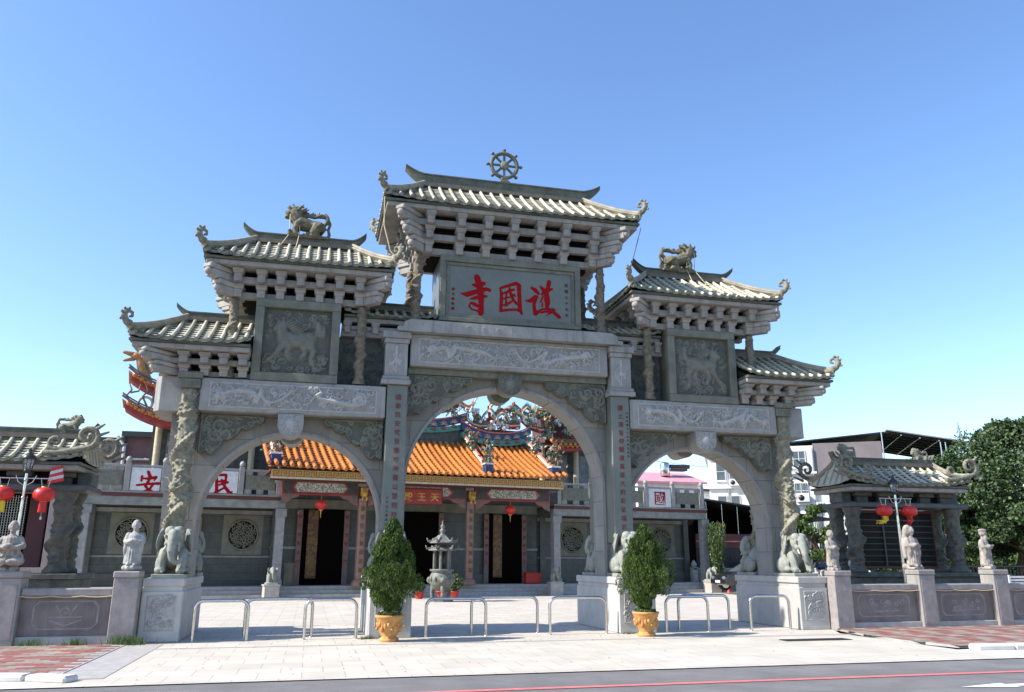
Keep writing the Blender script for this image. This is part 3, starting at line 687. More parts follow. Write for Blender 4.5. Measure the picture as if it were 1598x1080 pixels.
# keystones
def keystone(cx, z0, z1, r, y, mt, mr):
    for sy in (-1, 1):
        pr = [(cx-r, z1), (cx+r, z1)]+[(cx+r*math.cos(a), z0+r+(-r)*math.sin(a)) for a in [PI*i/16 for i in range(17)]]
        o = MB().prism(pr, *((y, -.34) if sy < 0 else (.34, -y))).build('keystone', mt, gate)
        rnd = random.Random(4); zc = z0+r
        sg = [spiral(cx+r*.72*math.cos(2*PI*i/9), zc+r*.72*math.sin(2*PI*i/9), r*.17, 1, i, .012, .02) for i in range(9)]+[[(cx, zc, r*.38, .035), (cx+.001, zc, r*.38, .035)]]+[[(cx+r*.45*math.cos(2*PI*i/20), zc+r*.45*math.sin(2*PI*i/20), .012, .02) for i in range(21)]]
        q = relief(sg, cx-r*.98, cx+r*.98, z0, z1-.01, y-.001, .0135, inside=poly_in(pr), jitter=.001)
        if sy > 0: q.v = [(2*cx-p[0], -p[1], p[2]) for p in q.v]
        q.build('medallion', ('pale_field', 'pale_relief') if mr.startswith('pale') else ('green_field', 'green_relief'), o)
keystone(0, 5.63, 6.215, .30, -.74, 'green_granite', 'green_relief')
keystone(-5.27, 4.36, 4.887, .29, -.95, 'white_granite', 'pale_relief'); keystone(5.20, 4.36, 4.887, .29, -.95, 'white_granite', 'pale_relief')

# dragon columns (outer four, then slim ones under the small roofs)
def dragon_column(h, r, voxel, seed, turns=2.2, big=1.0):
    rnd = random.Random(seed); b = MB(); b.tube([(0, 0, 0), (0, 0, h)], r, 16)
    b.lathe([(r*1.5, 0), (r*1.55, .06), (r*1.25, .12), (r*1.1, .16)], n=16)
    N = int(26*turns); pts = []
    for i in range(N+1):
        t = i/N; a = t*turns*2*PI+.6; rr = r+.012*big+.01*math.sin(i*.7); pts.append((rr*math.cos(a), rr*math.sin(a), h*(.10+.80*t), r*(.26+.26*math.sin(PI*min(1, t*1.15)))))
    for p, q in zip(pts[:-1], pts[1:]): b.cap(p[:3], q[:3], p[3], q[3], 8)
    for i in range(0, N, 1):
        x, y, z, q = pts[i]; d = Vector((x, y, 0)).normalized(); b.ball((x+d.x*q, y+d.y*q, z+.02), (q*.35, q*.35, q*.5), 6)
    for i in range(int(h*70)):       # clouds
        a = rnd.uniform(0, 6.28); z = rnd.uniform(.15, h-.1); q = rnd.uniform(.18, .42)*r*.8
        b.ball((r*1.05*math.cos(a), r*1.05*math.sin(a), z), (q, q, q*rnd.uniform(.5, 1)), 6)
    hz = h*.46; a = -PI/2-.5         # head coming forward
    cx, cy = (r+.05*big)*math.cos(a), (r+.05*big)*math.sin(a)
    b.ball((cx, cy, hz), (.11*big, .11*big, .12*big), 10); b.ball((cx, cy-.07*big, hz-.04), (.08*big, .09*big, .06*big), 8)
    for s_ in (-1, 1):
        b.chain([(cx+s_*.06*big, cy, hz+.09*big, .03*big), (cx+s_*.13*big, cy+.02, hz+.2*big, .022*big), (cx+s_*.2*big, cy+.05, hz+.22*big, .014)])
        b.chain([(cx+s_*.1*big, cy-.1*big, hz-.02, .025*big), (cx+s_*.2*big, cy-.12*big, hz+.04, .018*big), (cx+s_*.24*big, cy-.08*big, hz+.12*big, .014)])
    return b
col = dragon_column(4.14, .18, .024, 3).fuse('dragon_column', 'dragon_stone', .017, gate, smooth=1)
col.location = (-7.53, -.75, 1.25)
cp = MB(); cp.box(-.27, .27, -.27, .27, .22, .36, .02); cp.box(-.23, .23, -.23, .23, .0, .22, .02)
for i in range(4): cp.box(-.16+.1*i-.015, -.16+.1*i+.02, -.245, -.225, .05, .17)
cpo = cp.build('capital', 'green_granite', col); cpo.location = (0, 0, 4.14)
for x, y, rz in ((7.53, -.75, 0.2), (-7.53, .75, PI), (7.53, .75, PI)):
    c = copy_tree(col, gate); c.location = (x, y, 1.25)
    if x > 0: c.data = c.data
slim_c = dragon_column(1.86, .10, .02, 8, turns=2.5, big=.5).fuse('slim_dragon_column', 'brown_stone', .02, gate, smooth=1)
slim_c.location = (-2.45, -.78, 7.335)
for x in (-2.45, 2.45):
    for y in (-.78, .78):
        if (x, y) != (-2.45, -.78): c = copy_tree(slim_c, gate); c.location = (x, y, 7.335); c.rotation_euler[2] = y
slim_s = dragon_column(1.94, .10, .02, 12, turns=2.5, big=.3).fuse('slim_dragon_column', 'brown_stone', .02, gate, smooth=1)
slim_s.location = (-3.77, -.80, 5.68)
for x in (-3.77, -6.75, 3.73, 6.75):
    for y in (-.80, .80):
        if (x, y) != (-3.77, -.80): c = copy_tree(slim_s, gate); c.location = (x, y, 5.68); c.rotation_euler[2] = x

# kylin panels: block, frame, carved field
def kylin_segs(cx, cz, s, d):
    g = lambda x, z, r, h: (cx+d*x*s, cz+z*s, r*s, h)
    L = [[g(-.35, .12, .26, .10), g(0, .10, .22, .11), g(.32, .14, .25, .10)],
         [g(-.42, .25, .17, .09), g(-.52, .40, .16, .10), g(-.50, .50, .16, .12)], [g(-.50, .50, .2, .12), g(-.62, .42, .12, .13)],
         [g(-.40, -.05, .13, .09), g(-.58, -.32, .085, .08), g(-.74, -.50, .065, .07), g(-.82, -.55, .085, .07)],
         [g(-.22, -.08, .12, .08), g(-.30, -.32, .08, .07), g(-.20, -.5, .07, .06)],
         [g(.35, 0, .18, .09), g(.52, -.22, .1, .08), g(.44, -.45, .075, .07), g(.5, -.62, .09, .07)],
         [g(.2, -.02, .14, .07), g(.26, -.28, .08, .06), g(.16, -.48, .07, .06)],
         [g(.5, .25, .09, .07), g(.66, .45, .13, .07), g(.6, .66, .09, .06)], [g(.55, .3, .05, .06), g(.78, .3, .08, .06), g(.8, .55, .05, .06)],
         [g(-.5, .62, .05, .1), g(-.68, .78, .03, .08)], [g(-.42, .62, .05, .1), g(-.45, .8, .03, .08)]]
    for i in range(7): L.append([g(-.38+.06*i, .60-.05*i, .05, .09), g(-.2+.08*i, .72-.04*i, .03, .07)])
    for i in range(10): L.append([g(-.2+.07*i, .3, .03, .11), g(-.17+.07*i, .37, .02, .09)])
    return L
for s_ in (-1, 1):
    cx = -5.265*-s_ if False else s_*5.23 if s_ > 0 else -5.265
    x0, x1 = cx-.985, cx+.985
    for sy in (-1, 1):
        fr = MB(); z0, z1 = 5.652, 7.635
        ya, yb_ = (-.96, -.80) if sy < 0 else (.80, .96)
        fr.box(x0, x1, ya, yb_, z0, z0+.20, .012); fr.box(x0, x1, ya, yb_, z1-.20, z1, .012)
        fr.box(x0, x0+.20, ya, yb_, z0+.202, z1-.202, .012); fr.box(x1-.20, x1, ya, yb_, z0+.202, z1-.202, .012)
        pf = fr.build('panel_frame', 'green_granite', gate)
        rnd = random.Random(21+s_)
        sg = kylin_segs(cx, 6.6, .78, 1 if s_ < 0 else -1)+swirls(x0+.26, x1-.26, 5.9, 6.3, 26, .10, .025, .045, rnd)+swirls(x0+.26, x1-.26, 7.0, 7.35, 20, .09, .022, .035, rnd)+swirls(x0+.26, x1-.26, 6.3, 7.0, 14, .07, .02, .025, rnd)
        r = relief(sg, x0+.2, x1-.2, z0+.2, z1-.2, -.83, .0145)
        if sy > 0: r.v = [(2*cx-p[0], -p[1], p[2]) for p in r.v]
        r.build('beast_carving', ('green_field', 'green_relief'), pf)
    MB().box(x0+.01, x1-.01, -.80, .80, 5.652, 7.634).build('panel_block', 'green_granite', gate)
    # recessed carved wall between panel and pillar, low bracket row and small roof
    X = sorted((s_*3.14, -4.276 if s_ < 0 else 4.241)); rnd = random.Random(2)
    MB().box(X[0], X[1], -.40, .40, 5.652, 6.95).build('recessed_wall', 'recess_stone', gate)
    sg = swirls(X[0], X[1], 5.7, 6.9, 40, .11, .025, .04, rnd)
    relief(sg, X[0], X[1], 5.66, 6.9, -.402, .018).build('wall_carving', ('green_field', 'recess_stone'), gate)
    X = sorted((s_*2.60, s_*4.24))
    MB().box(X[0], X[1], -.55, .55, 6.952, 7.10).build('small_beam', 'bracket_stone', gate)
    MB().box(X[0]+.01, X[1]-.01, -.45, .45, 7.102, 7.36).build('small_core', 'shade_black', gate)
    MB().box(X[0], X[1], -.56, .56, 7.12, 7.22).build('small_beam', 'bracket_stone', gate)
    for xb in (3.42, 4.1, 2.75):
        b = bracket_stack(1, .28, -.62, .04, .15).build('bracket', 'bracket_stone', gate); b.location = (s_*xb, 0, 7.03)
    X = sorted((s_*1.9, s_*4.2))
    stone_roof(gate, 'r', X[0], X[1], X[0], X[1], .70, 7.50, 7.84, .22, .04, (X[0], X[1], 7.95), hip=(False, False), courses=6, thick=.045)
# plaque tower
MB().box(-1.86, 1.86, -.70, .70, 7.335, 9.199).build('plaque_block', 'plaque_stone', gate)
fr = MB(); z0, z1 = 7.44, 9.198
fr.box(-1.87, 1.87, -.86, -.702, z0, z0+.10, .01); fr.box(-1.87, 1.87, -.86, -.702, z1-.16, z1, .01); fr.box(-1.87, -1.72, -.86, -.702, z0+.102, z1-.162, .01); fr.box(1.72, 1.87, -.86, -.702, z0+.102, z1-.162, .01)
pf = fr.build('plaque_frame', 'green_granite', gate)
f2 = MB(); f2.box(-1.717, 1.717, -.815, -.703, z0+.103, z0+.19, .01); f2.box(-1.717, 1.717, -.815, -.703, z1-.25, z1-.163, .01); f2.box(-1.717, -1.63, -.815, -.703, z0+.192, z1-.252, .01); f2.box(1.63, 1.717, -.815, -.703, z0+.192, z1-.252, .01)
f2.build('inner_frame', 'green_granite', gate)
pl = MB().box(-1.628, 1.628, -.775, -.704, z0+.192, z1-.252).build('plaque', 'plaque_stone', gate)
HU = [[[-0.91,8.681,0.06],[-0.829,8.429,0.066],[-0.795,8.175,0.06],[-0.792,7.952,0.05],[-0.797,7.729,0.06]],[[-1.024,8.469,0.016],[-0.923,8.454,0.046],[-0.721,8.528,0.037]],[[-1.313,8.205,0.013],[-1.166,8.193,0.05],[-0.905,8.294,0.046],[-0.657,8.38,0.037],[-0.571,8.355,0.033]],[[-1.072,8.081,0.013],[-0.949,8.115,0.034],[-0.78,8.176,0.037],[-0.655,8.179,0.024]],[[-1.047,7.979,0.024],[-0.978,7.953,0.037],[-0.9,7.911,0.033]],[[-1.063,7.978,0.013],[-1.1,7.896,0.016],[-1.037,7.805,0.015],[-0.867,7.771,0.019]],[[-0.304,8.426,0.015],[-0.259,8.307,0.031],[-0.264,8.032,0.033],[-0.278,7.819,0.028]],[[-0.274,8.444,0.025],[-0.05,8.532,0.028],[0.13,8.602,0.035],[0.213,8.547,0.044]],[[0.205,8.531,0.044],[0.22,8.224,0.038],[0.235,7.92,0.041],[0.28,7.786,0.025]],[[-0.241,7.83,0.023],[-0.048,7.867,0.025],[0.13,7.889,0.025],[0.25,7.845,0.025]],[[-0.214,8.296,0.018],[-0.05,8.378,0.03],[0.07,8.427,0.025]],[[-0.05,8.463,0.018],[-0.005,8.282,0.028],[0.07,8.12,0.03],[0.16,8.036,0.023]],[[-0.228,8.142,0.015],[-0.124,8.188,0.02],[-0.005,8.221,0.015]],[[-0.197,7.977,0.018],[-0.049,8.05,0.025],[0.026,8.117,0.015]],[[-0.124,8.303,0.02],[-0.139,8.164,0.016],[-0.123,7.983,0.028]],[[0.07,8.288,0.023],[0.108,8.246,0.018]],[[0.546,8.521,0.023],[0.645,8.459,0.044],[0.735,8.374,0.028]],[[0.798,8.566,0.023],[0.873,8.479,0.044],[0.919,8.389,0.038]],[[1.029,8.718,0.044],[0.997,8.551,0.04],[0.934,8.406,0.044]],[[1.104,8.529,0.023],[0.98,8.457,0.031],[0.827,8.366,0.025]],[[0.386,8.145,0.013],[0.522,8.156,0.044],[0.659,8.275,0.044],[0.704,8.294,0.025]],[[0.659,8.26,0.044],[0.612,8.071,0.031],[0.626,7.919,0.038],[0.656,7.815,0.044]],[[0.949,8.407,0.048],[0.963,8.192,0.053],[0.961,8.007,0.031]],[[0.857,8.307,0.018],[0.795,8.147,0.018]],[[0.994,8.318,0.031],[1.023,8.135,0.02],[0.976,8.008,0.02]],[[0.626,7.813,0.031],[0.701,7.849,0.031],[0.793,7.932,0.02],[0.945,7.975,0.023],[1.067,7.954,0.035],[1.188,7.855,0.035],[1.294,7.771,0.038]],[[0.792,7.856,0.018],[0.945,7.898,0.02],[1.081,7.87,0.015],[0.943,7.791,0.01]],[[0.84,8.12,0.015],[0.832,8.027,0.018]],[[1.128,7.966,0.03],[1.159,7.953,0.028]]]
brush([[(a, b, r*1.32+.006) for a, b, r in st_] for st_ in HU], -.78).fuse('brush_characters', 'red_paint', .0095, pl, smooth=1)
text_mb('民國七十五年', 1.50, 8.62, .10, -.782, .165, bold=.0, depth=.012).build('small_inscription', 'dark_ink', pl)
text_mb('曾文章敬題', -1.52, 8.28, .085, -.782, .13, bold=.0, depth=.012).build('small_inscription', 'red_paint', pl)

# bracket sets and roofs
bracket_set(gate, [-2.2, -1.4, -.7, 0, .7, 1.4, 2.2], -2.42, 2.42, 9.205, 3, .328, .86, .17)
bracket_set(gate, [-5.27+d for d in (-1.43, -.9, -.46, 0, .46, .92, 1.41)], -6.85, -3.69, 7.64, 2, .318, .86, .21)
bracket_set(gate, [5.27-d for d in (-1.43, -.9, -.46, 0, .46, .92, 1.41)], 3.69, 6.85, 7.64, 2, .318, .86, .21)
bracket_set(gate, [-7.70, -7.25, -6.84, -6.42], -8.0, -6.262, 5.69, 2, .245, .86, .22, corner=(1, 0))
bracket_set(gate, [7.70, 7.25, 6.84, 6.42], 6.262, 8.0, 5.69, 2, .245, .86, .22, corner=(0, 1))
stone_roof(gate, 'r', -3.42, 3.42, -2.2, 2.2, 1.45, 10.38, 11.46, .29, .20, (-2.78, 2.78, 11.98), orn=ORN, courses=11)
stone_roof(gate, 'r', -7.50, -3.04, -6.40, -4.12, 1.45, 8.47, 9.42, .25, .10, (-6.80, -3.73, 9.85), orn=ORN)
stone_roof(gate, 'r', 3.04, 7.50, 4.12, 6.40, 1.45, 8.47, 9.42, .25, .10, (3.73, 6.80, 9.85), orn=ORN)
stone_roof(gate, 'r', -8.86, -6.262, -7.8, -6.262, 1.45, 6.38, 7.24, .25, .06, (-8.15, -6.262, 7.60), hip=(True, False), orn=ORN)
stone_roof(gate, 'r', 6.262, 8.86, 6.262, 7.8, 1.45, 6.38, 7.24, .25, .06, (6.262, 8.15, 7.60), hip=(False, True), orn=ORN)
# wheel of the law on the ridge
wh = MB(); R = .37
wh.tube([(R*math.cos(2*PI*i/40), 0, R*math.sin(2*PI*i/40)) for i in range(41)], .056, 10, caps=False)
wo = wh.build('wheel', 'ridge_stone', gate); wo.location = (-.02, 0, 12.36)
MB().lathe([(.0, -.07), (.09, -.06), (.13, -.03), (.13, .03), (.09, .06), (.0, .07)], n=20).xf(Matrix.Rotation(PI/2, 4, 'X')).build('hub', 'ornament_stone', wo)
for i in range(8):
    a = i*PI/4; d = Vector((math.cos(a), 0, math.sin(a)))
    MB().tube([d*.1, d*.44], .036, 8).lathe([(.0, -.05), (.04, -.03), (.055, .0), (.04, .03), (.0, .05)], c=tuple(d*.475), n=10).build('spoke', 'ridge_stone', wo)
MB().box(-.15, .15, -.11, .11, -.60, -.49, .03).box(-.10, .10, -.08, .08, -.488, -.39, .02).build('wheel_foot', 'ridge_stone', wo)

# ============================================================ STATUES
def elephant_sitting(v=.022):
    b = MB()
    b.ball((0, .16, .40), (.32, .34, .36), 14); b.ball((0, -.08, .50), (.27, .27, .36), 14); b.ball((0, -.26, .80), (.235, .24, .235), 14)
    for s_ in (-1, 1):
        b.ball((s_*.10, -.34, .93), (.135, .15, .115), 12)
        b.chain([(s_*.21, -.20, .48, .13), (s_*.235, -.36, .28, .11), (s_*.24, -.40, .10, .11)]); b.ball((s_*.24, -.42, .10), (.13, .13, .07), 10)
        b.ball((s_*.29, .10, .22), (.16, .30, .22), 12); b.ball((s_*.31, -.16, .11), (.11, .14, .07), 10)
        R_ = Matrix.Rotation(s_*.5, 3, 'Z') @ Matrix.Rotation(s_*-.22, 3, 'Y')
        b.ball((s_*.315, -.10, .74), (.045, .20, .27), 14, R_); b.ball((s_*.31, -.02, .93), (.05, .12, .09), 10, R_)
        b.ball((s_*.19, -.455, .80), (.03, .03, .022), 8); b.chain([(s_*.13, -.49, .835, .014), (s_*.19, -.475, .85, .016), (s_*.235, -.42, .83, .012)]); b.chain([(s_*.14, -.49, .775, .012), (s_*.2, -.47, .765, .012)])
        for q in range(3): b.ball((s_*(.17+.07*q), -.53+.02*q, .06), (.035, .03, .035), 8)
        for q in range(4): b.chain([(s_*.33, -.20+.07*q, .90-.02*q, .018), (s_*.385, -.20+.06*q, .72, .016), (s_*.36, -.17+.05*q, .56, .012)], 6)
        b.ball((s_*.14, -.44, .66), (.07, .08, .07), 8)
    tr = [(0, -.46, .86, .125), (0, -.53, .74, .115), (0, -.57, .62, .105), (0, -.585, .50, .095), (.01, -.585, .40, .085), (.04, -.585, .32, .075), (.10, -.575, .265, .066), (.17, -.56, .26, .056), (.22, -.54, .30, .048), (.235, -.52, .345, .042)]
    b.chain(tr, 12)
    for p, q in zip(tr[:-1], tr[1:]):
        for k in range(3):
            t = k/3; c = [p[i]+(q[i]-p[i])*t for i in range(4)]; b.ball(c[:3], (c[3]*1.09, c[3]*1.09, .014), 12)
    b.chain([(0, .45, .45, .03), (.03, .52, .3, .025), (.02, .53, .1, .03)])
    return b
EG = 'carved seated elephants on the gate pedestals'
def make_elephant():
    t = thing('elephant_statue', (0, 0, 0), 'x', 'elephant statue', EG)
    e = elephant_sitting().fuse('body', 'elephant_stone', .017, t, smooth=2); e.location.z = .065
    MB().box(-.40, .40, -.58, .50, 0, .08, .012).build('plinth', 'elephant_stone', t)
    for s_ in (-1, 1): MB().chain([(s_*.13, -.44, .70, .03), (s_*.17, -.56, .60, .024), (s_*.19, -.63, .57, .012)]).build('tusk', 'ivory_stone', t)
    return t
e0 = make_elephant()
for x, y, rz, lb in ((-7.47, -.92, 0, 'grey green seated stone elephant on the leftmost gate pedestal, beside the slim praying monk'),
    (-2.87, -.92, 0, 'seated stone elephant on the pedestal behind the potted cypress left of the central arch'),
    (2.87, -.92, 0, 'seated stone elephant with raised ear behind the potted cypress right of the central arch'),
    (7.47, -.92, 0, 'pale seated stone elephant with curled trunk at the front of the rightmost gate pedestal'),
    (-7.47, .92, PI, 'seated stone elephant at the rear of the leftmost gate pedestal'),
    (-2.87, .92, PI, 'seated stone elephant at the rear of the pedestal left of the central arch'),
    (2.87, .92, PI, 'seated stone elephant at the rear of the pedestal right of the central arch'),
    (7.47, .92, PI, 'shaded seated stone elephant at the rear of the rightmost gate pedestal')):
    if e0['label'] == 'x': e0.location = (x, y, 1.254); e0.rotation_euler[2] = rz; e0['label'] = lb; e0.scale = (.86, .88, .96)
    else: dup(e0, (x, y, 1.254), rz, lb)

def small_elephant():
    b = MB()
    b.ball((0, .05, .44), (.20, .30, .19), 12); b.ball((0, -.27, .56), (.14, .15, .15), 12); b.ball((0, -.30, .66), (.09, .09, .06), 8)
    for s_ in (-1, 1):
        for y in (-.16, .24): b.chain([(s_*.11, y, .34, .085), (s_*.12, y, .06, .07)])
        b.ball((s_*.17, -.20, .56), (.03, .11, .14), 10, Matrix.Rotation(s_*.5, 3, 'Z')); b.chain([(s_*.07, -.38, .48, .02), (s_*.09, -.48, .44, .012)])
    b.chain([(0, -.38, .56, .07), (0, -.45, .44, .055), (0, -.46, .30, .045), (.04, -.46, .2, .04), (.1, -.44, .2, .03)])
    b.box(-.24, .24, -.42, .42, -.02, .05); return b
T9 = math.radians(9)
TMP = Vector((0, 19.2, 0)); EX = Vector((math.cos(T9), math.sin(T9), 0)); EY = Vector((-math.sin(T9), math.cos(T9), 0))
def TP(lx, ly, z=0): return TMP+EX*lx+EY*ly+Vector((0, 0, z))
se = thing('standing_elephant', (0, 0, 0), 'x', 'elephant statue', 'small standing elephants on square plinths')
small_elephant().fuse('body', 'elephant_stone', .02, se, smooth=1).location.z = .64
MB().box(-.31, .31, -.45, .45, 0, .56, .01).box(-.35, .35, -.49, .49, .56, .62, .01).build('plinth', 'step_stone', se)
se.location = TP(-6.35, -.55); se.rotation_euler[2] = T9; se['label'] = 'small standing stone elephant on a plinth, seen through the left arch'
dup(se, TP(7.25, -.6), T9-.25, 'small standing stone elephant on a plinth, seen at the right of the central arch')
dup(se, TP(16.75, -.4), T9-.1, 'small standing stone elephant on a plinth, seen through the right arch')

def kylin(d, sit=False):
    """crouching roof beast facing d*x, with openwork cloud and curled tail"""
    g = lambda x, y, z, r: (d*x, y, z, r); b = MB(); rnd = random.Random(3)
    b.chain([g(-.26, 0, .30, .17), g(-.05, 0, .33, .16), g(.20, 0, .40, .19)], 10)
    for y in (-.12, .12):
        b.chain([g(-.24, y, .28, .15), g(-.12, y*1.15, .12, .085), g(-.24, y*1.2, .04, .06), g(-.10, y*1.2, .03, .055)])
        b.chain([g(.24, y*.8, .34, .10), g(.31, y, .19, .065), g(.27, y, .05, .06), g(.36, y, .03, .055)])
    b.chain([g(.26, 0, .46, .17), g(.32, 0, .60, .17), g(.34, 0, .68, .16)], 10)
    b.ball((d*.44, 0, .62), (.13, .13, .10), 10); b.ball((d*.50, 0, .53), (.08, .10, .04), 8); b.ball((d*.53, 0, .66), (.05, .07, .05), 8)
    for y in (-.08, .08): b.ball((d*.45, y, .71), (.035, .035, .035), 6)
    for i in range(34):
        a = rnd.uniform(.5, 3.3); r = rnd.uniform(.15, .25); y = rnd.uniform(-.13, .13)
        b.chain([(d*.32, y*.6, .62, .05), (d*(.30+r*math.cos(a)), y, .64+r*math.sin(a), .026), (d*(.27+(r+.03)*math.cos(a)), y, .68+r*math.sin(a), .012)], 6)
    b.chain([g(-.36, 0, .38, .05), g(-.46, 0, .50, .055), g(-.44, 0, .62, .05), g(-.30, 0, .66, .045), g(-.14, 0, .58, .04), g(.02, 0, .60, .035), g(.14, 0, .54, .03)])
    b.chain([g(-.44, 0, .58, .045), g(-.52, 0, .44, .035), g(-.48, 0, .28, .035), g(-.51, 0, .14, .04), g(-.46, 0, .02, .05)])
    for i in range(12): x = -.42+i*.05; b.chain([g(x, 0, .60, .035), g(x-.02, 0, .70+.03*math.sin(i*2.1), .016)], 6)
    b.box(-.50 if d > 0 else -.46, .46 if d > 0 else .50, -.15, .15, -.04, .04)
    for i in range(30): b.ball((rnd.uniform(-.46, .44), rnd.choice((-.13, .13)), rnd.uniform(0, .12)), rnd.uniform(.03, .06), 6)
    return b
for x, d, sit, lb in ((-5.22, -1, False, 'weathered standing mythical beast tied with rope on the upper left gate roof, facing left'), (5.12, 1, True, 'weathered crouching mythical beast tied with rope on the upper right gate roof, facing right')):
    t = thing('beast_statue', (x, 0, 9.63), lb, 'roof statue', 'mythical beasts on the gate roofs')
    kylin(d, sit).fuse('body', 'weathered_stone', .014, t, smooth=1).scale = (1.06, 1.2, 1.02)
    for k, (px, sx) in enumerate(((d*.46, d*.3), (d*.22, d*.05))):
        MB().tube([(px, -.02, .80), (px, -.17, .5), (px-d*.02, -.16, .05), (px+sx*.5, -.35, -.35), (px+sx, -.55, -.50)], .012, 5).build('tie_rope', 'rope', t)
# stay wires from the corners of the central roof
tag(MB().tube([(3.40, -1.45, 10.22), (3.22, -1.47, 9.6), (2.95, -1.5, 8.72)], .012, 5).build('stay_rope', 'wire'), 'thin cord hanging from the right corner of the highest gate roof', 'rope')
tag(MB().tube([(-3.40, -1.45, 10.35), (-3.38, -1.42, 9.6), (-3.2, -1.4, 8.95), (-3.02, -1.42, 8.75)], .016, 5).build('stay_rope', 'rope'), 'pale cord hanging from the left corner of the highest gate roof', 'rope')

# robed stone figures on the wall posts
def monk(kind, rnd):
    b = MB(); lean = 0
    H = .82
    if kind != 'seated':
        b.lathe([(.15, 0), (.165, .05), (.15, .2), (.135, .35), (.145, .5), (.14, .58), (.08, .64), (.05, .66)], n=14)
        b.v = [(x, y*.78, z) for x, y, z in b.v]
        hz = .74
        for s_ in (-1, 1):
            b.chain([(s_*.13, 0, .59, .06), (s_*.165, -.03, .46, .055), (s_*.10, -.12, .44, .05), (s_*.02, -.145, .48, .04)])
            b.chain([(s_*.14, -.05, .44, .05), (s_*.15, -.07, .30, .045), (s_*.14, -.05, .17, .03)])
            b.chain([(s_*.06, -.1, .02, .05), (s_*.065, -.15, .0, .03)])
        for i in range(9):
            a = -PI/2+(i-4)*.33; b.chain([(.125*math.cos(a), .10*math.sin(a), .55, .018), (.15*math.cos(a), .125*math.sin(a), .28, .02), (.155*math.cos(a), .13*math.sin(a), .03, .024)])
    else:
        b.ball((0, .02, .16), (.22, .20, .15), 12); b.lathe([(.17, .12), (.16, .3), (.15, .42), (.13, .5), (.07, .55)], n=14); hz = .64
        for s_ in (-1, 1):
            b.chain([(s_*.13, 0, .48, .06), (s_*.2, -.08, .36, .055), (s_*.12, -.18, .32, .05), (s_*.03, -.2, .33, .04)])
            b.chain([(s_*.1, -.05, .14, .1), (s_*.2, -.18, .10, .08), (s_*.05, -.22, .08, .06)])
        for i in range(7):
            a = -PI/2+(i-3)*.4; b.chain([(.12*math.cos(a), .12*math.sin(a), .5, .02), (.17*math.cos(a), .17*math.sin(a), .2, .025)])
        b.ball((0, -.22, .36), (.09, .07, .05), 10)
    b.chain([(0, 0, hz-.12, .05), (0, -.01, hz, .05)])
    b.ball((0, -.01, hz+.06), (.078, .09, .105), 12); b.ball((0, -.09, hz+.045), (.02, .03, .028), 6)
    b.ball((0, -.07, hz-.02), (.035, .03, .02), 6)
    for s_ in (-1, 1): b.ball((s_*.078, 0, hz+.04), (.016, .03, .05), 6); b.ball((s_*.03, -.085, hz+.075), (.02, .012, .01), 6)
    if kind == 'bearded':
        b.ball((0, -.075, hz-.06), (.05, .04, .08), 8); b.ball((0, -.01, hz+.12), (.10, .10, .04), 10); b.chain([(.02, -.15, .46, .03), (.17, -.16, .5, .03)]); b.chain([(.13, .0, .5, .07), (.2, -.02, .3, .05)])
    if kind == 'hooded': b.ball((-.03, .04, hz+.06), (.12, .10, .14), 10); b.chain([(-.1, .06, hz+.05, .06), (-.16, .06, .5, .06), (-.17, .05, .2, .05)])
    return b
def luohan(x, y, z, kind, m, lb, rz, base, sc=1.0):
    t = thing('monk_statue', (x, y, z), lb, 'stone figure', 'robed stone figures standing on the wall posts', rz)
    o = monk(kind, random.Random(1)).fuse('figure', m, .0125, t, smooth=1); o.location.z = .12 if base == 'lotus' else .07
    if base == 'lotus':
        b = MB().lathe([(.13, 0), (.17, .03), (.18, .07), (.15, .11), (.13, .125)], n=20)
        for i in range(10): b.ball((.15*math.cos(i*PI/5), .15*math.sin(i*PI/5), .06), (.05, .05, .05), 8)
        b.fuse('lotus_base', m, .014, t, smooth=1)
    else:
        b = MB(); rnd = random.Random(int(x*7))
        for i in range(16): b.ball((rnd.uniform(-.13, .13), rnd.uniform(-.12, .12), rnd.uniform(.02, .06)), rnd.uniform(.04, .08), 8)
        b.box(-.17, .17, -.15, .15, 0, .04); b.fuse('rock_base', m, .016, t, smooth=1)
    t.scale = (sc, sc, sc)
luohan(-8.16, -1.63, 1.40, 'standing', 'statue_pale', 'slim pale stone monk with joined hands on a lotus base, left of the leftmost elephant', 0, 'lotus', 1.0)
luohan(-10.42, -1.66, 1.395, 'seated', 'statue_stone', 'stone monk holding a bowl, seated on the post at the left edge of the photo', .1, 'rock', 1.12)
luohan(8.22, -1.45, 1.36, 'standing', 'statue_stone', 'slender stone monk on a lotus base right of the rightmost elephant', .35, 'lotus', 1.02)
luohan(10.62, -1.45, 1.43, 'hooded', 'statue_stone', 'hooded stone elder in flowing robes in front of the right lamp post', .2, 'rock', 1.12)
luohan(12.88, -1.45, 1.43, 'bearded', 'statue_stone', 'bearded stone elder in front of the banyan, rightmost figure on the wall', .5, 'rock', 1.08)

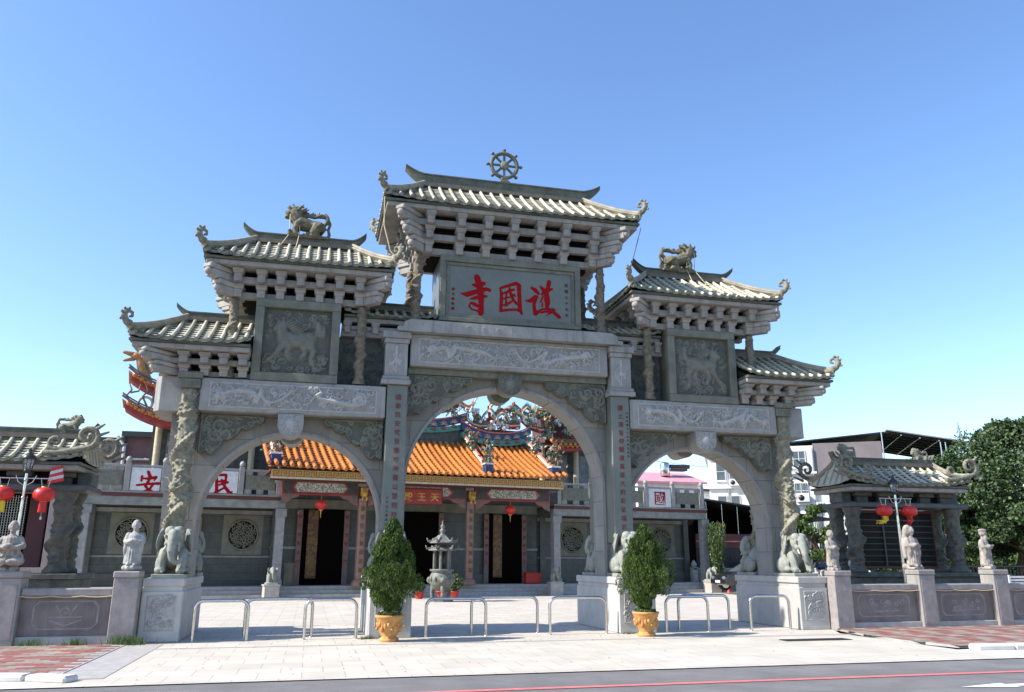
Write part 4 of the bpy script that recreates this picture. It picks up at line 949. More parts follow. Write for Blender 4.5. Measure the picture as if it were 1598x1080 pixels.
# ============================================================ FRONT WALLS
def wall_side(s_):
    lb = 'low stone wall with carved lotus panels left of the gateway' if s_ < 0 else 'low stone wall with carved panels running right from the gateway'
    t = thing('stone_wall', (s_*8.0, -1.6, 0), lb, 'wall'); off = Vector((-s_*8.0, 1.6, 0))
    def P(x0, x1, y0, y1, z0, z1, nm, m, c=.012):
        X = sorted((s_*x0, s_*x1)); b = MB().box(X[0], X[1], y0, y1, z0, z1, c); b.xf(Matrix.Translation(off)); return b.build(nm, m, t)
    posts = [(7.945, 8.42)]+([(10.08, 10.54), (12.4, 12.86), (14.7, 15.16)] if s_ < 0 else [(10.39, 10.86), (12.66, 13.12), (14.93, 15.39), (17.2, 17.66)])
    for i, (a, b) in enumerate(posts):
        h = 1.395 if (i == 0 or s_ < 0) else 1.42
        P(a, b, -1.86, -1.40, 0, h-.13, 'post', 'white_granite' if i else 'pink_granite'); P(a-.02 if i else a, b+.02, -1.88, -1.38, h-.128, h, 'post_cap', 'white_granite' if i else 'pink_granite', .02)
        if i: P(a+.05, b-.05, -1.872, -1.862, .12, h-.25, 'post_panel', 'pink_granite', 0)
    for (a0, a), (b, b0) in zip(posts[:-1], posts[1:]):
        x0, x1 = a+.003, b-.003
        P(x0, x1, -1.80, -1.42, .92, 1.07, 'coping', 'pink_granite', .02)
        P(x0, x1, -1.70, -1.47, .17, .918, 'panel', 'wall_panel', 0); P(x0, x1, -1.78, -1.44, 0, .168, 'footing', 'band_stone')
        rnd = random.Random(int(a*3)); c0, c1 = x0+.24, x1-.24; xm = (c0+c1)/2
        if s_ > 0: pass
        cut = .1; sg = [[(c0+cut, .30, .012, .014), (c1-cut, .30, .012, .014), (c1, .30+cut, .012, .014), (c1, .82-cut, .012, .014), (c1-cut, .82, .012, .014), (c0+cut, .82, .012, .014), (c0, .82-cut, .012, .014), (c0, .30+cut, .012, .014), (c0+cut, .30, .012, .014)]]
        if s_ < 0: sg += [[(xm-.28, .46, .012, .014), (xm, .36, .012, .014), (xm+.28, .46, .012, .014)], [(xm-.3, .52, .01, .012), (xm+.3, .52, .01, .012)], spiral(xm, .62, .10, 1, 0, .012, .014), [(xm-.18, .74, .012, .012), (xm-.08, .55, .012, .012)], [(xm+.18, .74, .012, .012), (xm+.08, .55, .012, .012)]]
        else: sg += swirls(c0+.35, c1-.2, .42, .68, 12, .07, .012, .016, rnd)+[[(c0+.3, .40, .012, .014), (c1-.3, .43, .012, .014)]]
        sg = [[(s_*p[0]-s_*8, *p[1:]) for p in q] for q in sg]
        X = sorted((s_*c0-s_*8, s_*c1-s_*8)); relief(sg, X[0]-.03, X[1]+.03, .26, .86, -.1015, .013, jitter=.001, thr=.004).build('carved_panel', ('wall_panel', 'pink_granite'), t)
        z = .93; MB().tube([(s_*(x0+(x1-x0)*i/12)-s_*8, -.215+.0, .92-.02*math.sin(PI*((i*3) % 12)/12)) for i in range(13)], .011, 5).build('cable', 'rope', t)
wall_side(-1); wall_side(1)

# ============================================================ STEEL HOOPS
hoops = [(-6.88, -5.82, -1.5), (-5.91, -4.51, -.9), (-4.66, -3.58, -1.5), (-2.08, -.74, -1.5), (-.95, .62, -.9), (.75, 2.11, -1.5), (3.60, 4.68, -1.5), (4.2, 5.55, -.9), (5.80, 6.86, -1.5)]
HL = ['leftmost front hoop, beside the left elephant pedestal', 'rear hoop in the middle of the left arch', 'front hoop in the left arch, next to the left potted cypress', 'left front hoop in the central arch, right of the left potted cypress',
      'rear hoop in the middle of the central arch', 'right front hoop in the central arch', 'front hoop right of the right potted cypress', 'rear hoop in the right arch', 'rightmost front hoop, before the right elephant pedestal']
for (a, b, y), lb in zip(hoops, HL):
    r = .17; h = .80; pts = [(a, y, -.01), (a, y, h-r)]+[(a+r-r*math.cos(PI/2*i/6), y, h-r+r*math.sin(PI/2*i/6)) for i in range(1, 7)]+[(b-r+r*math.sin(PI/2*i/6), y, h-r+r*math.cos(PI/2*i/6)) for i in range(0, 7)]+[(b, y, -.01)]
    hp = MB().tube(pts, .034, 12).lathe([(.05, 0), (.05, .008), (.032, .012)], c=(a, y, 0.0), n=14).lathe([(.05, 0), (.05, .008), (.032, .012)], c=(b, y, 0.0), n=14)
    hp.xf(Matrix.Translation((-(a+b)/2, -y, 0)))
    tag(hp.build('hoop_barrier', 'steel', loc=((a+b)/2, y, 0)), 'stainless steel '+lb, 'hoop barrier', 'steel hoop barriers across the arches')

# ============================================================ POTTED CYPRESSES
def cypress(x, y, lb, seed, H, w, zc, ragged):
    t = thing('potted_cypress', (x, y, 0), lb, 'potted tree', 'potted cypresses beside the central arch'); rnd = random.Random(seed)
    p = MB().lathe([(.19, 0), (.205, .03), (.20, .06), (.155, .09), (.15, .11), (.215, .20), (.25, .31), (.255, .40), (.275, .42), (.275, .46), (.30, .48), (.30, .52), (.26, .525), (.25, .49), (.0, .485)], n=36)
    for i in range(22):
        a = 2*PI*i/22; p.ball((.25*math.cos(a), .25*math.sin(a), .30+.05*math.sin(i*2.1)), (.035, .035, .05+.02*math.sin(i)), 8)
    po = p.build('pot', 'terracotta', t); MB().lathe([(.0, .0), (.25, 0), (.2, .03), (0, .05)], c=(0, 0, .48), n=18).build('soil', 'soil', t)
    MB().tube([(0, 0, .48), (.01, .01, .8), (0, 0, 1.3), (0, 0, H-.2)], [.035, .03, .02, .008], 8).build('trunk', 'bark', t)
    lobes = []
    for i in range(190):
        u = rnd.random()**.85; z = .66+(H-.72)*u; prof = min(1, (z-.62)/(zc-.62))**.75 if z < zc else max(0, 1-((z-zc)/(H-zc))**1.35)
        a = rnd.uniform(0, 2*PI); r = w*prof*rnd.uniform(.30, .98)**.8; lobes.append((Vector((r*math.cos(a), r*math.sin(a), z)), rnd.uniform(.07, .15)*(.5+.55*prof)))
    def samp(rn):
        c, s_ = rn.choice(lobes)
        d = Vector((rn.gauss(0, 1), rn.gauss(0, 1), rn.gauss(0, 1))); d.normalize()
        q = c+Vector((d.x*s_, d.y*s_, d.z*s_*1.7))*rn.uniform(.75, 1.05); o = Vector((q.x, q.y, .1)); 
        return q, (o.normalized()*.7 if o.length > 0 else d)
    leaves(62000, samp, .050, rnd, upness=1.15, aspect=.15).build('crown', 'leaf_cypress', t)
    br = MB()
    for i in range(60):
        c, s_ = lobes[i % len(lobes)]; br.tube([(0, 0, max(.55, c.z-.45)), (c.x*.5, c.y*.5, c.z-.16), tuple(c)], [.011, .007, .003], 4)
    br.build('branches', 'bark', t)
    def s2(rn):
        a = rn.uniform(0, 6.28); r = rn.uniform(0, .24); return Vector((r*math.cos(a), r*math.sin(a), .53+rn.uniform(0, .04))), Vector((0, 0, 1))
    leaves(500, s2, .045, rnd, aspect=.4).build('ground_cover', 'grass', t)
cypress(-2.95, -2.3, 'dense clipped cypress in an orange terracotta pot, left of the central arch', 4, 2.45, .60, 1.12, 0)
cypress(2.75, -2.3, 'looser bushy cypress in an orange terracotta pot, right of the central arch', 9, 2.40, .64, 1.22, 1)

# ============================================================ LAMP POSTS WITH LANTERNS
def lamp(x, y, lb, tilt, tails):
    t = thing('street_lamp', (x, y, 0), lb, 'lamp post', 'lamp posts with red lanterns')
    MB().tube([(0, 0, 0), (0, 0, .5)], .07, 12).tube([(0, 0, .5), (0, 0, 3.42)], [.045, .032], 10).ball((0, 0, 2.9), .045).ball((0, 0, 3.28), .045).build('pole', 'steel', t)
    MB().tube([(-.52, 0, 3.32), (.52, 0, 3.32)], .014, 8).tube([(0, 0, 3.15), (.14, 0, 3.24), (.2, 0, 3.38)], .012, 6).tube([(0, 0, 3.15), (-.14, 0, 3.24), (-.2, 0, 3.38)], .012, 6).build('arm', 'steel', t)
    hd = MB().lathe([(.03, 0), (.07, .03), (.085, .08), (.05, .09)], c=(0, 0, 3.42), n=8); hd.build('lamp_base', 'dark_metal', t)
    fr = MB()
    for i in range(8):
        a = i*PI/4; fr.tube([(.085*math.cos(a), .085*math.sin(a), 3.50), (.125*math.cos(a), .125*math.sin(a), 3.73)], .008, 4)
    fr.build('lamp_cage', 'dark_metal', t); MB().lathe([(.07, 0), (.11, .22)], c=(0, 0, 3.50), n=8, smooth=False).build('lamp_glass', 'glass_clear', t)
    MB().lathe([(.15, 0), (.155, .02), (.10, .09), (.05, .13), (.03, .17), (.045, .19), (.01, .26)], c=(0, 0, 3.73), n=12).build('lamp_hood', 'dark_metal', t)
    MB().ball((0, 0, 3.6), (.03, .03, .06), 8).build('bulb', 'paper', t)
    for k, sx in enumerate((-1, 1)):
        L = thing('red_lantern', (x+sx*.40, y, 0), 'red lantern with %s on the %s arm of the %s lamp post' % (tails[k], 'left' if sx < 0 else 'right', 'left' if x < 0 else 'right'), 'lantern', 'red lanterns on the lamp posts')
        b = MB(); n = 32; prof = [(.05, -.15), (.13, -.135), (.19, -.08), (.21, 0), (.19, .08), (.13, .135), (.05, .15)]
        vs = []
        for r, z in prof:
            for j in range(n): q = 1+(.05 if j % 2 else -.02); vs.append((r*q*math.cos(2*PI*j/n), r*q*math.sin(2*PI*j/n), 2.98+z))
        b.add(vs, [(i*n+j, i*n+(j+1) % n, (i+1)*n+(j+1) % n, (i+1)*n+j) for i in range(6) for j in range(n)], True); b.build('lantern_shade', 'red_silk', L)
        MB().lathe([(.07, 0), (.075, .03), (.05, .035)], c=(0, 0, 3.115), n=14).lathe([(.05, 0), (.075, .01), (.07, .035)], c=(0, 0, 2.82), n=14).build('lantern_rim', 'gold_paint', L)
        MB().tube([(-.06, 0, 3.14), (-.10, 0, 3.32)], .007, 4).tube([(.06, 0, 3.14), (.09, 0, 3.32)], .007, 4).build('hanger', 'steel', L)
        mt = 'yellow_silk' if 'yellow' in tails[k] else 'red_silk'; rn = random.Random(k+int(x)); s_ = MB()
        if 'blown' in tails[k]:
            for i in range(26):
                a = rn.uniform(-.5, .5); e = -.25 if k == 0 else -.16
                s_.tube([(rn.uniform(-.06, .06), a*.1, 2.83), (rn.uniform(-.03, .06), a*.12, 2.72), (e*rn.uniform(.2, 1), a*.2, 2.66+rn.uniform(-.05, .06))], .012, 4)
        else:
            for i in range(30):
                a = 2*PI*i/30; s_.tube([(.06*math.cos(a), .06*math.sin(a), 2.83), (.068*math.cos(a), .068*math.sin(a), 2.60)], .011, 4)
        s_.build('tassel', mt, L)
        if k: MB().tube([(0, 0, 2.62), (0, 0, 2.5)], .004, 4).ball((0, 0, 2.48), (.025, .025, .04), 8).build('bell', 'paper', L)
lamp(-10.72, -.45, 'slim steel lamp post with hexagonal glass head, in front of the left pavilion', 0, ('straight yellow tassel', 'straight red tassel'))
lamp(11.15, -.4, 'dark lamp post with glass head, in front of the right pavilion', 0, ('wind blown yellow tassel', 'wind blown red tassel'))

# ============================================================ TEMPLE (its own axes: x along the front, y back)
tm = thing('temple', TMP, 'grey granite temple hall with orange tiled porch roof and painted dragon ridges behind the gateway', 'temple', rz=T9)
def TB(x0, x1, y0, y1, z0, z1, nm, m, c=0.0, p=None): return MB().box(x0, x1, y0, y1, z0, z1, c).build(nm, m, p or tm)
for i in range(3):
    TB(-14.3, 17.4, .35*i, .35*(i+1), 0 if i == 0 else 0, .165*(i+1), 'step', 'step_stone', .008)
TB(-14.3, 17.4, 1.052, 12, -.01, .49, 'platform', 'step_stone')
# wings: back wall, lintel, terrace edge, balustrade
WINGS = ((-14.2, -5.85), (7.75, 17.35))
def round_window(x, p):
    b = MB()
    b.tube([(x+.68*math.cos(2*PI*i/36), 2.56, 2.78+.68*math.sin(2*PI*i/36)) for i in range(37)], .05, 6, caps=False)
    b.box(x-.9, x+.9, 2.585, 2.62, 1.88, 3.68); b.build('window_frame', 'green_granite', p)
    MB().lathe([(.0, 0), (.64, 0), (.64, .02), (0, .021)], n=32).xf(Matrix.Translation((x, 2.585, 2.78)) @ Matrix.Rotation(PI/2, 4, 'X')).build('window_dark', 'shade_black', p)
    rn = random.Random(int(x*5)); c = MB()
    for i in range(64):
        a = i*2.4; r = .57*math.sqrt((i+.5)/64); sp = spiral(x+r*math.cos(a), 2.78+r*math.sin(a), rn.uniform(.07, .12), 1, rn.uniform(0, 6), .028, 0, rn.choice((-1, 1)))
        c.tube([(q[0], 2.545, q[1]) for q in sp], .026, 5)
    c.build('window_tracery', 'green_granite', p)
for k, (a, b) in enumerate(WINGS):
    w = TB(a, b, 2.62, 2.98, .49, 4.276, 'wing_wall', 'temple_wall')
    TB(a, b, 2.50, 2.618, .49, 1.05, 'wall_base', 'temple_wall'); TB(a, b, 2.55, 2.618, 1.75, 1.83, 'wall_band', 'temple_beam'); TB(a, b, 2.52, 2.618, 3.72, 3.9, 'wall_band', 'temple_beam')
    xs = (-12.2, -7.45) if k == 0 else (9.85, 15.6)
    for x in xs: round_window(x, w)
    for x in ((-9.9, -6.0, -13.9) if k == 0 else (8.0, 12.2, 17.2)):
        TB(x-.16, x+.16, 2.44, 2.549, .49, 3.98, 'pilaster', 'temple_wall')
    TB(a, b, .50, 5.6, 4.28, 4.42, 'terrace_slab', 'maroon'); TB(a, b, .44, 5.6, 4.422, 4.50, 'terrace_slab', 'temple_beam', .01)
    TB(a, b, .56, .95, 3.92, 4.278, 'lintel', 'temple_beam', .01); TB(a, b, .962, 2.6, 4.15, 4.278, 'ceiling', 'recess_stone')
    cols = (-14.0, -6.02) if k == 0 else (7.95, 17.2)
    for x in cols:
        c = TB(x-.19, x+.19, .55, .95, .49, 3.91, 'granite_column', 'temple_column', .015)
        TB(x-.25, x+.25, .50, .555, 3.55, 3.91, 'column_capital', 'temple_beam', .0, c); TB(x-.24, x+.24, .50, .549, .49, .8, 'column_base', 'temple_beam', .0, c)
    px = [-14.1, -12.55, -11.08, -9.55, -7.87, -6.2] if k == 0 else [8.05, 10.0, 11.75, 13.38, 15.12, 17.05]
    for x in px:
        p = TB(x-.11, x+.11, .42, .64, 4.50, 5.72, 'baluster_post', 'temple_column', .01)
        MB().lathe([(.06, 0), (.12, .04), (.13, .12), (.10, .2), (.05, .25), (.0, .26)], c=(x, .53, 5.722), n=12).build('post_finial', 'temple_column', p)
    TB(a+.1, b-.2, .48, .58, 5.52, 5.62, 'top_rail', 'temple_column', .01)
    for i in range(5):
        x0, x1 = px[i]+.115, px[i+1]-.115; xm = (x0+x1)/2
        chars = {(0, 1): '安', (0, 3): '民', (1, 1): '泰', (1, 3): '國'}.get((k, i))
        if chars:
            p = TB(x0+.03, x1-.03, .47, .56, 4.52, 5.50, 'letter_panel', 'painted_white', .01)
            if chars == '安': brush([[tuple(q) for q in s_] for s_ in [[[-11.751,5.324,0.076],[-11.645,5.099,0.084]],[[-11.974,5.124,0.067],[-11.978,4.934,0.059]],[[-11.912,5.031,0.055],[-11.667,5.041,0.076],[-11.409,5.109,0.076],[-11.481,4.953,0.042]],[[-12.141,4.738,0.059],[-11.746,4.799,0.067],[-11.257,4.847,0.076]],[[-11.678,4.983,0.072],[-11.806,4.713,0.067],[-11.687,4.585,0.067],[-11.459,4.422,0.093]],[[-11.5,4.8,0.063],[-11.617,4.587,0.067],[-11.899,4.445,0.063]]]], .465).fuse('painted_character', 'red_paint', .02, p, smooth=1)
            elif chars == '民': brush([[tuple(q) for q in s_] for s_ in [[[-8.954,5.309,0.063],[-8.549,5.326,0.077],[-8.539,5.076,0.063],[-8.925,4.996,0.063]],[[-8.954,5.309,0.077],[-8.886,4.574,0.084],[-9.002,4.486,0.056]],[[-8.884,4.555,0.07],[-8.591,4.747,0.056]],[[-8.88,4.848,0.056],[-8.457,5.001,0.07]],[[-8.716,5.102,0.063],[-8.528,4.75,0.084],[-8.271,4.465,0.091],[-8.235,4.629,0.035]]]], .465).fuse('painted_character', 'red_paint', .02, p, smooth=1)
            else:
                text_mb(chars, xm, 4.70, .80, .46, bold=.008, depth=.02).build('painted_character', 'red_paint', p)
        else:
            p = TB(x0+.08, x1-.08, .48, .56, 4.72, 5.36, 'rail_panel', 'green_granite', .01)
            for z in (4.505, 5.365):
                for q in (x0+.05, xm-.15, x1-.35): MB().box(q, q+.3, .49, .55, z, z+(.21 if z < 5 else .15)).build('panel_bracket', 'temple_beam', p)
            rn = random.Random(i); r = relief(swirls(x0+.2, x1-.2, 4.85, 5.22, 16, .10, .02, .02, rn), x0+.15, x1-.15, 4.8, 5.28, .479, .03, jitter=.002); r.build('panel_carving', 'green_relief', p)
# left wing side door with pink jambs
d = TB(-10.35, -9.3, 2.44, 2.5, .49, 3.55, 'side_door', 'pink_column'); TB(-10.15, -9.75, 2.42, 2.438, 1.6, 3.3, 'door_opening', 'interior_shade', 0, d); text_mb('日月光明照', -9.5, 3.2, .2, 2.43, .34, bold=0, depth=.01).build('door_inscription', 'red_paint', d)
mat('door_stone', (0.17, 0.11, 0.095), (0.13, 0.085, 0.075), scale=6, rough=0.6)
# centre porch
TB(-6.2, 7.7, 2.6, 3.0, .49, 5.3, 'porch_wall', 'temple_wall')
TB(-6.2, 7.7, 2.5, 2.598, 4.05, 4.5, 'porch_lintel', 'green_granite'); TB(-6.2, 7.7, 2.48, 2.598, 2.15, 2.27, 'wall_band', 'temple_beam'); TB(-6.2, 7.7, 2.45, 2.598, .49, .95, 'wall_base', 'temple_wall')
for x0, x1, tx in ((-4.75, -2.75, '佛光普照山門'), (-.7, 2.1, '法輪常轉國運'), (4.85, 6.75, '慈雲廣被眾生')):
    d = TB(x0, x1, 2.43, 2.447, .495, 4.04, 'doorway', 'interior_shade')  # flat black sheet painted as the shaded room behind, no real recess
    for x in (x0-.13, x1+.13):
        j = TB(x-.13, x+.13, 2.36, 2.44, .495, 4.0, 'door_jamb', 'door_stone', .01, d); text_mb(tx[:6], x, 3.6, .2, 2.355, .42, bold=0, depth=.01).build('door_inscription', 'red_paint', j)
    TB(x0+.25, x0+.75, 2.38, 2.428, .8, 4.0, 'gilded_screen', 'altar_red', 0, d)
    rn = random.Random(3); r = relief(swirls(x0+.25, x0+.75, .9, 3.9, 40, .12, .03, .03, rn), x0+.25, x0+.75, .85, 3.95, 2.377, .03); r.build('gilded_carving', ('altar_red', 'dull_gold'), d)
for x in (-2.35, 3.05):
    c = MB().tube([(x, .35, .5), (x, .35, 4.45)], .21, 20).lathe([(.36, 0), (.38, .08), (.32, .2), (.3, .26), (.22, .32)], c=(x, .35, .49), n=20).build('porch_column', 'pink_column', tm)
    text_mb('國泰民安風調雨順', x, 3.9, .24, .128, .4, bold=.0, depth=.012).build('column_inscription', 'dull_gold', c)
    l = MB(); l.ball((x, .05, 4.72), (.2, .18, .26), 10); l.ball((x, -.1, 4.66), (.13, .12, .14), 8)
    for s_ in (-1, 1): l.ball((x+s_*.13, .0, 4.9), .07, 6); l.ball((x+s_*.1, -.1, 4.42), (.06, .06, .12), 6)
    l.fuse('lion_bracket', 'gold_paint', .03, c, smooth=1)
for x0, x1 in ((-6.1, -2.6), (-2.1, 2.8), (3.3, 7.4)):
    bm_ = TB(x0, x1, .25, .5, 4.55, 5.2, 'painted_beam', 'painted_red'); w = x1-x0
    TB(x0+.05, x1-.05, .235, .248, 4.6, 5.15, 'beam_field', 'painted_dark', 0, bm_)
    pr = [(x0+w*.16, 4.88), (x0+w*.20, 5.1), (x1-w*.20, 5.1), (x1-w*.16, 4.88), (x1-w*.20, 4.68), (x0+w*.20, 4.68)]
    MB().prism([(x0+w*.13, 4.88), (x0+w*.19, 5.14), (x1-w*.19, 5.14), (x1-w*.13, 4.88), (x1-w*.19, 4.64), (x0+w*.19, 4.64)], .222, .233).build('panel_border', 'painted_red', bm_)
    MB().prism(pr, .208, .22).build('scroll_panel', 'scroll_panel', bm_)
    for s_, xx in ((1, x0), (-1, x1)):
        MB().prism([(xx, 4.56), (xx+s_*.85, 4.56), (xx+s_*.7, 4.42), (xx+s_*.45, 4.36), (xx+s_*.3, 4.2), (xx, 4.1)], .27, .36).build('corner_fret', 'painted_mix', bm_)
sg_ = TB(-.55, 1.5, .12, .2, 4.28, 4.98, 'name_board', 'painted_red', .01); TB(-.6, 1.55, .14, .19, 4.23, 5.03, 'board_frame', 'maroon', .01, sg_)
text_mb('殿王天', -.18, 4.46, .42, .112, .66, bold=.02, depth=.02, horizontal=True).build('board_lettering', 'gold_paint', sg_)
TB(-6.3, 7.5, -.7, 2.6, 5.22, 5.30, 'porch_ceiling', 'painted_white')
# orange porch roof
RZ0, RZ1, RD = 5.62, 7.72, 4.2
rf = MB(); ex0, ex1 = -6.9, 7.75; N = int((ex1-ex0)/.335)
def oz(y): t = (y+1.0)/RD; return RZ0+(RZ1-RZ0)*(t*.82+.18*t*t)
for i in range(N+1):
    x = ex0+(ex1-ex0)*i/N; lift = .18*max(0, abs((x-.4)/7.3))**6
    rf.tube([(x, -1+RD*j/8, oz(-1+RD*j/8)+.05+lift*(1-j/8)) for j in range(9)], .095, 8)
    rf.ball((x, -1.02, RZ0+.05+lift), (.105, .06, .105), 8)
for j in range(14):
    y0 = -1+RD*j/14; y1 = -1+RD*(j+1)/14; rf.add([(ex0, y0, oz(y0)+.02), (ex1, y0, oz(y0)+.02), (ex1, y1, oz(y1)-.02), (ex0, y1, oz(y1)-.02)], [(0, 1, 2, 3)])
roof = rf.build('porch_roof', 'orange_tile', tm)
TB(ex0+.1, ex1-.1, -.92, 3.2, 5.46, 5.56, 'roof_board', 'maroon', 0, roof)
fz = TB(ex0+.15, ex1-.15, -.96, -.90, 5.22, 5.53, 'fret_frieze', 'frieze_red', 0, roof)
k = MB(); x = ex0+.25; z0 = 5.27
while x < ex1-.5:      # key-fret meander
    a = [(x, z0), (x, z0+.2), (x+.22, z0+.2), (x+.22, z0+.07), (x+.11, z0+.07), (x+.11, z0+.13)]
    for p, q in zip(a[:-1], a[1:]): k.box(min(p[0], q[0])-.012, max(p[0], q[0])+.012, -.972, -.962, min(p[1], q[1])-.012, max(p[1], q[1])+.012)
    k.box(x-.012, x+.33, -.97, -.963, z0-.03, z0-.015); x += .33
k.build('fret_pattern', 'frieze_gold', fz); TB(ex0+.15, ex1-.15, -.97, -.85, 5.14, 5.218, 'frieze_base', 'painted_cream', 0, roof)
TB(ex0+.15, ex1-.15, -.5, -.3, 5.1, 5.2, 'frieze_base', 'maroon', 0, roof)
# ridge bands and painted dragons
def curved_band(x0, x1, z0, th, y, w, rise, nm, m, p):
    n = 20; lo = []; hi = []; xm = (x0+x1)/2; hw = (x1-x0)/2
    for i in range(n+1):
        x = x0+(x1-x0)*i/n; r = rise*abs((x-xm)/hw)**2.4; lo.append((x, z0+r)); hi.append((x, z0+r+th))
    return MB().prism(lo+hi[::-1], y-w, y+w).build(nm, m, p)
def ridge(x0, x1, z, y, rise, p):
    curved_band(x0, x1, z, .3, y, .2, rise*.6, 'ridge_band', 'painted_teal', p); curved_band(x0, x1, z+.302, .36, y, .16, rise*.8, 'ridge_band', 'painted_blue', p)
    curved_band(x0, x1, z+.664, .08, y, .22, rise*.85, 'ridge_band', 'painted_pink', p)
    rn = random.Random(int(x0*3)); f = MB(); g = MB(); n = int((x1-x0)/.55)
    for i in range(n):
        x = x0+.3+(x1-x0-.6)*i/max(1, n-1); r = rise*.8*abs((x-(x0+x1)/2)/((x1-x0)/2))**2.4
        for j in range(7): a = PI*j/6; f.tube([(x, y-.17, z+.4+r), (x+.22*math.cos(a), y-.2, z+.36+r+.24*math.sin(a))], .022, 4)
        g.ball((x, y-.2, z+.18+r), (.16, .06, .10), 8)
    f.build('ridge_flowers', 'painted_cream', p); g.build('ridge_flowers', 'painted_mix', p)
def painted_dragon(x, y, z, d, s_, p, seed=0):
    rn = random.Random(seed); b = MB(); pts = []
    for i in range(30):
        t = i/29; pts.append((x+d*s_*(1.5*t-.2), y+.12*math.sin(t*9), z+s_*(.35+.45*math.sin(t*6.3+seed)*(.4+.6*t)+.4*t), s_*(.15*(1-t)**.6+.035)))
    b.chain(pts, 8); o = b.build('ridge_dragon', 'dragon_orange' if seed % 2 else 'painted_teal', p)
    c = MB()
    for i in range(0, 29): q = pts[i]; c.chain([(q[0], q[1], q[2]+q[3]*.8, q[3]*.35), (q[0]-d*.05, q[1], q[2]+q[3]*1.7, q[3]*.12)], 5)
    c.build('dragon_spines', 'painted_red', o)
    e = MB(); e.tube([(q[0], q[1]-q[3]*.8, q[2]-q[3]*.4) for q in pts], [q[3]*.45 for q in pts], 6); e.build('dragon_belly', 'painted_cream', o)
    h = MB(); hx, hy, hz = pts[0][:3]; h.ball((hx-d*.1*s_, hy, hz+.05), (.22*s_, .18*s_, .17*s_), 10); h.ball((hx-d*.3*s_, hy, hz+.02), (.15*s_, .12*s_, .07*s_), 8); h.ball((hx-d*.26*s_, hy, hz-.12*s_), (.12*s_, .1*s_, .05*s_), 8)
    for k in range(12): a = rn.uniform(0, 6.28); h.chain([(hx, hy, hz+.05, .06*s_), (hx+d*.2*s_*abs(math.cos(a)), hy+.15*math.cos(a*2), hz+.35*s_*math.sin(a), .02)], 5)
    h.build('dragon_head', 'painted_mix', o)
    w = MB()
    for k in range(4):
        q = pts[4+k*7]; w.chain([(q[0], q[1]-.08, q[2], .06*s_), (q[0]-d*.15*s_, q[1]-.2, q[2]-.2*s_, .045*s_), (q[0]-d*.05, q[1]-.22, q[2]-.35*s_, .03*s_)], 6)
    for k in range(14): i = rn.randint(0, 29); q = pts[i]; w.ball((q[0]+rn.uniform(-.15, .15), q[1]-.1, z+rn.uniform(0, .25)*s_), rn.uniform(.06, .14)*s_, 6)
    w.build('cloud_base', 'painted_white', o)
def bouquet(x, y, z, s_, p, seed):
    rn = random.Random(seed); cols = ('painted_green', 'painted_teal', 'painted_cream', 'painted_mix', 'dragon_orange', 'painted_dark'); b = MB()
    for i in range(110):
        a = rn.uniform(0, 6.28); r = abs(rn.gauss(0, .24))*s_; q = (x+r*math.cos(a), y+r*.5*math.sin(a), z+rn.uniform(0, 1.1)*s_); b.cur = rn.choice((0, 1, 1, 2, 2, 3, 3, 4, 4, 5))
        if rn.random() < .35: b.ball(q, (rn.uniform(.03, .09)*s_, .05, rn.uniform(.03, .12)*s_), 6)
        else: b.chain([(*q, .05*s_), (q[0]+rn.uniform(-.16, .16), q[1]-.05, q[2]+rn.uniform(-.05, .2), .015)], 5)
    b.build('figure_group', cols, p)
for x in (-6.55, -2.9, 3.7, 7.35):     # sloping ridges with figure groups at their feet
    pts = [(x, -.35+3.5*j/8, oz(-.35+3.5*j/8)+.22+.25*(j/8)) for j in range(9)]
    s_ = MB().tube(pts, .13, 4, smooth=False).build('slope_ridge', 'painted_cream', roof)
    MB().tube([(a, b, c+.12) for a, b, c in pts], .06, 6).build('ridge_cap', 'painted_pink', s_); TB(x-.22, x+.22, -.62, -.2, 5.8, 6.25, 'ridge_foot', 'painted_blue', .02, s_)
    TB(x-.27, x+.27, -.67, -.15, 6.25, 6.33, 'ridge_foot', 'painted_white', .01, s_); bouquet(x, -.35, 6.33, 1.0, s_, int(x*3)+50)
    bouquet(x-.1, 1.6, 7.2, .9, s_, int(x*3)+70)
ridge(-6.6, -2.6, 7.75, 3.2, .45, roof); ridge(3.5, 7.6, 7.75, 3.2, .6, roof); ridge(-3.0, 4.0, 8.25, 3.5, .7, roof)
for a in ((5.2, 3.1, 8.7, 1, 1.1, 5), (2.6, 3.4, 9.35, -1, 1.2, 3), (-1.6, 3.4, 9.35, 1, 1.2, 4), (-5.8, 3.1, 8.8, 1, 1.0, 6), (6.9, 3.4, 9.2, 1, 1.3, 8)): painted_dragon(*a[:5], roof, a[5])
for x, z in ((-4.6, 8.65), (4.4, 8.7), (1.0, 9.2), (2.9, 9.7), (-2.2, 9.7), (7.7, 9.0), (6.6, 9.0)): bouquet(x, 3.2, z, .8, roof, int(z*7))
def sweep(x, y, z, d, s_, m, p):
    pts = [(x+d*s_*q[0], y, z+s_*q[1]) for q in ((0, 0), (.5, -.05), (1.0, .05), (1.4, .35), (1.45, .75), (1.2, 1.0), (.95, .85), (1.05, .65))]
    o = MB().tube(pts, [.16*s_, .15*s_, .14*s_, .12*s_, .10*s_, .08*s_, .06*s_, .04*s_], 8).build('tail_scroll', m, p)
    MB().tube([(a, b-.12*s_, c) for a, b, c in pts], [.05*s_]*8, 5).build('tail_edge', 'painted_cream', o)
    c = MB()
    for i in range(6):
        for k in range(4): t = (k+.5)/4; q = [pts[i][j]+(pts[i+1][j]-pts[i][j])*t for j in range(3)]; c.chain([(q[0], q[1], q[2]+.08*s_, .04*s_), (q[0]-d*.05, q[1], q[2]+.28*s_, .012)], 5)
    c.build('tail_crest', 'painted_green', o)
